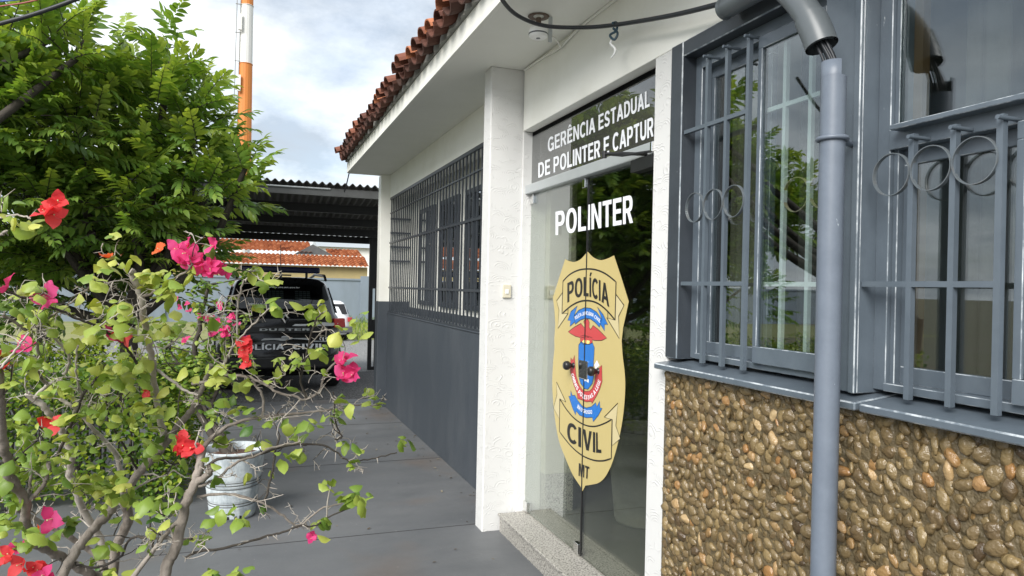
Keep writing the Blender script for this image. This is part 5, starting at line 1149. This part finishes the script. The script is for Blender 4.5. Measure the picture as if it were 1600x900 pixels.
    for px, py, zz, n, sp, tone in ((500, 483, 1.9, 4, 16, .7), (528, 490, 1.9, 5, 22, .6), (550, 510, 1.92, 4, 16, .7), (500, 545, 1.94, 4, 16, .65), (530, 545, 1.94, 5, 18, .55), (470, 560, 1.95, 4, 14, .6), (440, 560, 1.95, 4, 14, .6), (410, 428, 1.84, 5, 14, .7), (428, 480, 1.85, 3, 10, .7), (420, 470, 1.85, 2, 8, .6), (395, 475, 1.86, 2, 8, .6),
        (345, 575, 1.9, 6, 18, .75), (370, 590, 1.92, 6, 18, .7), (320, 580, 1.92, 5, 16, .7), (400, 580, 1.93, 4, 16, .7), (360, 625, 1.95, 4, 14, .7), (375, 640, 1.95, 3, 10, .5), (445, 655, 1.98, 4, 10, .6), (470, 672, 1.98, 4, 14, .5), (500, 655, 2.0, 4, 12, .5), (520, 650, 2.0, 4, 12, .45), (545, 617, 2.0, 5, 16, .6), (590, 630, 2.13, 4, 6, .6), (630, 690, 2.1, 4, 6, .6), (440, 710, 1.92, 3, 8, .5), (538, 690, 2.0, 3, 6, .4), (350, 685, 1.9, 3, 8, .6), (400, 690, 1.92, 3, 8, .7),
        (510, 755, 1.95, 5, 8, .6), (560, 775, 1.98, 7, 12, .55), (540, 770, 1.97, 5, 9, .55), (500, 812, 1.95, 6, 9, .45), (345, 800, 1.86, 5, 10, .4), (330, 745, 1.86, 2, 6, .4), (370, 808, 1.88, 5, 10, .5), (310, 690, 1.9, 4, 10, .6), (380, 893, 1.7, 5, 9, .5), (335, 893, 1.75, 4, 8, .5), (250, 785, 1.9, 7, 16, .4), (225, 790, 1.9, 5, 12, .45), (250, 815, 1.88, 2, 6, .2), (105, 815, 2.0, 3, 8, .25), (165, 850, 2.0, 3, 8, .4), (170, 895, 1.9, 4, 10, .6), (150, 775, 2.05, 5, 14, .7), (180, 760, 2.1, 6, 18, .7), (130, 755, 2.1, 5, 16, .65), (200, 775, 2.1, 4, 10, .5), (150, 740, 2.1, 5, 16, .6), (230, 690, 2.1, 6, 14, .4), (195, 660, 2.1, 6, 20, .65), (170, 640, 2.1, 6, 20, .65), (240, 635, 2.0, 7, 16, .8), (205, 620, 2.05, 5, 16, .7), (150, 575, 2.0, 7, 24, .75), (120, 600, 2.05, 5, 18, .65), (180, 590, 2.0, 6, 20, .6), (205, 570, 2.0, 5, 16, .65), (160, 500, 1.85, 6, 18, .75), (130, 480, 1.85, 4, 14, .8), (150, 520, 1.9, 4, 16, .7), (185, 475, 1.84, 3, 8, .75), (200, 490, 1.84, 3, 10, .5), (230, 515, 1.95, 3, 10, .5), (245, 510, 1.95, 5, 16, .8), (265, 505, 1.95, 5, 14, .75), (240, 440, 1.86, 4, 10, .85), (225, 430, 1.86, 3, 8, .85), (250, 425, 1.84, 4, 10, .85), (275, 445, 1.82, 4, 8, .8), (300, 425, 1.8, 4, 10, .75), (190, 405, 1.84, 5, 10, .85), (165, 415, 1.84, 4, 8, .85), (150, 436, 1.84, 2, 4, .8), (265, 460, 1.82, 2, 6, .7),
        (45, 350, 1.46, 2, 6, .75), (15, 340, 1.46, 3, 10, .75), (40, 345, 1.46, 2, 6, .6), (20, 475, 1.7, 3, 8, .35), (55, 455, 1.75, 4, 10, .75), (40, 500, 1.86, 4, 12, .75), (60, 490, 1.88, 3, 10, .75), (75, 500, 1.88, 3, 10, .7), (20, 545, 1.7, 4, 12, .6), (40, 565, 1.7, 4, 12, .55), (10, 590, 1.7, 4, 12, .5), (30, 660, 1.9, 5, 14, .6), (45, 685, 1.95, 4, 12, .55), (40, 715, 1.95, 5, 16, .4), (70, 720, 2.0, 6, 18, .6), (20, 740, 1.9, 4, 12, .35), (60, 750, 1.95, 4, 12, .5), (110, 650, 2.1, 5, 14, .65), (115, 690, 2.1, 5, 14, .6), (20, 775, 1.9, 4, 10, .3), (10, 810, 1.9, 4, 12, .55), (70, 840, 1.95, 4, 8, .5), (20, 850, 1.8, 5, 12, .55), (35, 830, 1.8, 3, 8, .5)):
        for _ in range(int(n * (2.4 if px < 280 and py > 420 else 1.35))):
            c = at(px + rn.normal(0, sp), py + rn.normal(0, sp * .55), zz + rn.normal(0, .05)); P.append(c)
            d = Vector((rn.normal(0, .8), rn.normal(0, .8), rn.normal(.05, .35))); D.append(d); N.append(Vector((rn.normal(0, .3), rn.normal(-.25, .3), 1))); L.append(.042 * rn.uniform(.45, 1.25)); va.append(tone + rn.normal(0, .16) - .05)
    L = np.array(L); n = len(L)
    V, Fq, nv = leaves(P, D, N, L, L * rn.uniform(.34, .46, n), droop=rn.uniform(.2, .9, n), fold=rn.uniform(-1.15, -.35, n), na=7, shape=.72, ripple=.11)
    leaf_object('leaves', V, Fq, nv, np.array(va), M['leaf_boug'], t)
    for px, py, zz, s, kind, k in ((68, 312, 1.46, .040, 'red', 2), (86, 330, 1.46, .040, 'red', 2), (12, 442, 1.7, .052, 'pink', 2), (75, 466, 1.74, .038, 'pink', 1), (167, 403, 1.84, .022, 'orange', 1), (252, 391, 1.84, .026, 'orange', 1), (300, 396, 1.8, .042, 'pink', 5), (322, 404, 1.8, .042, 'pink', 4), (342, 420, 1.8, .040, 'pink', 3), (276, 405, 1.8, .030, 'orange', 2), (195, 520, 1.88, .040, 'red', 1), (176, 528, 1.88, .036, 'pink', 1), (43, 545, 1.7, .034, 'pink', 1), (8, 563, 1.66, .040, 'red', 2), (384, 545, 1.9, .036, 'red', 3), (400, 552, 1.9, .036, 'red', 2), (535, 574, 1.94, .042, 'pink', 4), (556, 588, 1.94, .042, 'pink', 2), (285, 702, 1.87, .040, 'red', 3), (82, 664, 2.1, .036, 'red', 1), (83, 810, 1.95, .046, 'pink', 1), (232, 611, 2.0, .024, 'red', 1), (491, 838, 1.95, .026, 'pink', 2), (35, 857, 1.8, .032, 'pink', 2), (2, 830, 1.7, .034, 'red', 2), (48, 890, 1.7, .040, 'red', 3), (70, 896, 1.7, .034, 'pink', 2), (2, 880, 1.6, .032, 'red', 2), (60, 836, 1.9, .022, 'orange', 1)):
        flower('flower', at(px, py, zz), s, kind, t, rn, k)
bougainvillea()

def potted_bougainvillea():
    c = onZ(360, 815); c = Vector((c.x + .01, c.y + .135, 0.004)); H_ = .46
    t = thing('plant_pot', 'weathered white ringed plant pot standing on the grey walkway', 'plant pot', tuple(c))
    m = mat('weathered_white_paint', (0.50, 0.55, 0.57), 0.75, noise=(11, 0.9, (0.20, 0.24, 0.27)), stretch=(1, 1, .4), lo=0.44, hi=.66, bump=(30, .5, .006))
    b = MB(); prof = [(0.0, 0), (.145, 0), (.150, .01)]
    for i in range(1, 46):
        z = H_ * i / 46; r = .150 + .062 * (z / H_); g = min(abs(z - k) for k in (.10, .118, .225, .25, .268)); prof.append((r - (.006 if g < .006 else 0), z))
    prof += [(.215, H_), (.219, H_ + .012), (.212, H_ + .018), (.200, H_ + .012), (.195, H_ - .05)]
    b.lathe(prof, c, 48); b.build('pot', m, t)
    b = MB()
    for z in (.10, .118, .225, .25, .268): b.lathe([(.150 + .062 * (z / H_) - .001, z - .003), (.150 + .062 * (z / H_) + .0015, z), (.150 + .062 * (z / H_) - .001, z + .003)], c, 48)
    b.build('ring_groove', M['beam'], t)
    for a in (-110, -100, -82, -70):
        b = MB(); r = .1525
        b.add([(c.x + (r + .002) * cos(R_(a + u)), c.y + (r + .002) * sin(R_(a + u)), c.z + v) for u, v in ((-3, .012), (3, .012), (3.5, .03), (1, .042), (-2, .035))], [(0, 1, 2, 3, 4)]); b.build('drain_hole', M['black'], t)
    b = MB(); b.lathe([(.197, H_ - .04), (.1, H_ - .03), (0.0, H_ - .02)], c, 24); b.build('soil', mat('dark_red_soil', (0.09, 0.045, 0.03), 0.95, bump=(60, 1, .01)), t)
    rn = np.random.default_rng(52)
    p = thing('bougainvillea', 'leafy bougainvillea with small pink flowers growing from the white plant pot', 'shrub', tuple(c + Vector((0, 0, H_ - .03))))
    br = MB(); P = []; D = []; N = []; va = []
    def grow(a, pts, r0, r1):
        S = spline([a] + pts, 5); br.tube(jitter_path(S, .006, rn), list(np.linspace(r0, r1, len(S))), 7); return S
    base = c + Vector((0, 0, H_ - .05)); zz = 5.25
    g1 = grow(base + Vector((-.02, 0, 0)), [at(318, 660, zz), at(310, 600, zz), at(305, 540, zz), at(318, 480, zz), at(326, 440, zz)], .03, .010)
    g2 = grow(base + Vector((.02, 0, 0)), [at(332, 650, zz), at(345, 590, zz), at(362, 530, zz), at(372, 490, zz)], .022, .006)
    g3 = grow(base, [at(318, 640, zz), at(290, 590, zz), at(262, 540, zz)], .018, .005)
    for S in (g1, g2, g3):
        for _ in range(21):
            a = S[int(rn.integers(len(S) // 3, len(S)))]; d = Vector((rn.normal(0, 1), rn.normal(0, .8), rn.normal(.3, .6))).normalized(); ln = rn.uniform(.12, .42)
            pts = [a + d * ln * .5 + Vector(rn.normal(0, .03, 3)), a + d * ln + Vector((0, 0, -.05 * ln))]; Q = spline([a] + pts, 4); br.tube(Q, list(np.linspace(.006, .002, len(Q))), 5)
            for q in Q[2:]:
                for _ in range(3):
                    P.append(q + Vector(rn.normal(0, .02, 3))); D.append(Vector((rn.normal(0, 1), rn.normal(0, 1), rn.normal(-.1, .4)))); N.append(Vector((rn.normal(0, .3), rn.normal(-.2, .3), 1))); va.append(rn.normal(.36, .2))
    br.build('branches', M['bark_dark'], p)
    L = .05 * rn.uniform(.6, 1.2, len(P)); V, Fq, nv = leaves(P, D, N, L, L * .33, droop=rn.uniform(.1, .5, len(P)), fold=-.2, na=5, shape=.75); leaf_object('leaves', V, Fq, nv, np.array(va), M['leaf_boug'], p)
    for px, py, k in ((325, 497, 3), (350, 514, 3), (362, 500, 3), (372, 508, 1), (354, 523, 3), (281, 478, 2), (294, 482, 2), (346, 476, 1), (384, 530, 1), (340, 505, 2), (290, 530, 1), (330, 520, 1)):
        flower('flower', at(px, py, zz - .15), .042, 'pink', p, rn, k)
potted_bougainvillea()

# rough grass by the far wall
def grass():
    rn = np.random.default_rng(61); n = 5000
    x = rn.uniform(-1, 7, n); y = rn.uniform(25.5, 37.9, n); P = np.stack([x, y, np.full(n, DIP)], 1); D = np.stack([rn.normal(0, .4, n), rn.normal(0, .4, n), np.ones(n)], 1)
    L = rn.uniform(.08, .3, n) * (1 + 1.4 * (y > 37)); V, Fq, nv = leaves(P, D, rn.normal(0, 1, (n, 3)), L, .012, droop=.4, fold=.1, na=3)
    o_ = leaf_object('grass', V, Fq, nv, rn.normal(.7, .25, n), M['leaf_hedge'], None); tag(o_, 'rough grass along the far boundary wall', 'grass', kind='stuff')
grass()
# a few dry leaf scraps and petals blown onto the walkway
rn_ = np.random.default_rng(77); n_ = 90; P_ = np.stack([rn_.uniform(-.3, 1.7, n_), rn_.uniform(3.2, 10, n_), np.full(n_, .0075)], 1)
P_[:40, 0] = 1.72 - np.abs(rn_.normal(0, .12, 40)); P_[:40, 1] = rn_.uniform(4.9, 10, 40)
L_ = rn_.uniform(.012, .035, n_); V_, F_, nv_ = leaves(P_, np.stack([rn_.normal(0, 1, n_), rn_.normal(0, 1, n_), np.zeros(n_)], 1), np.tile((0, 0, 1.0), (n_, 1)), L_, L_ * .25, droop=-.25, fold=.4, na=4)
M['litter'] = leaf_mat('dry_leaf', (0.03, 0.022, 0.014), (0.09, 0.06, 0.03), (0.3, 0.27, 0.2), .8, .05)
tag(leaf_object('leaf_litter', V_, F_, nv_, rn_.random(n_), M['litter'], None), 'dry leaf scraps scattered over the grey walkway', 'leaf litter', kind='stuff')
# overhead cables at the top left
for nm, pts, r, m, lab in (('overhead_cable', [(-60, 52), (0, 37), (60, 20), (130, -6), (200, -40)], .013, M['cable'], 'thick black overhead cable crossing the top left corner'),
                           ('overhead_wire', [(-60, 20), (0, 10), (40, 4), (80, -6)], .005, mat('red_wire', (0.3, 0.08, 0.07), .5), 'thin reddish overhead wire in the top left corner, below the blue one'),
                           ('overhead_wire', [(-60, 6), (0, 2), (40, -2), (80, -10)], .005, mat('blue_wire', (0.05, 0.1, 0.4), .5), 'thin blue overhead wire in the very top left corner')):
    b = MB(); b.tube(spline([at(px, py, 4.2) for px, py in pts]), r, 8); tag(b.build(nm, m), lab, 'cable')
b = MB(); b.tube(spline([onY(546, 268, 9.6), onY(541, 290, 10.0), onY(538, 300, 10.3)]), .008, 6); tag(b.build('drop_wire', M['cable']), 'thin wire dropping from the eave corner to the carport roof', 'wire')
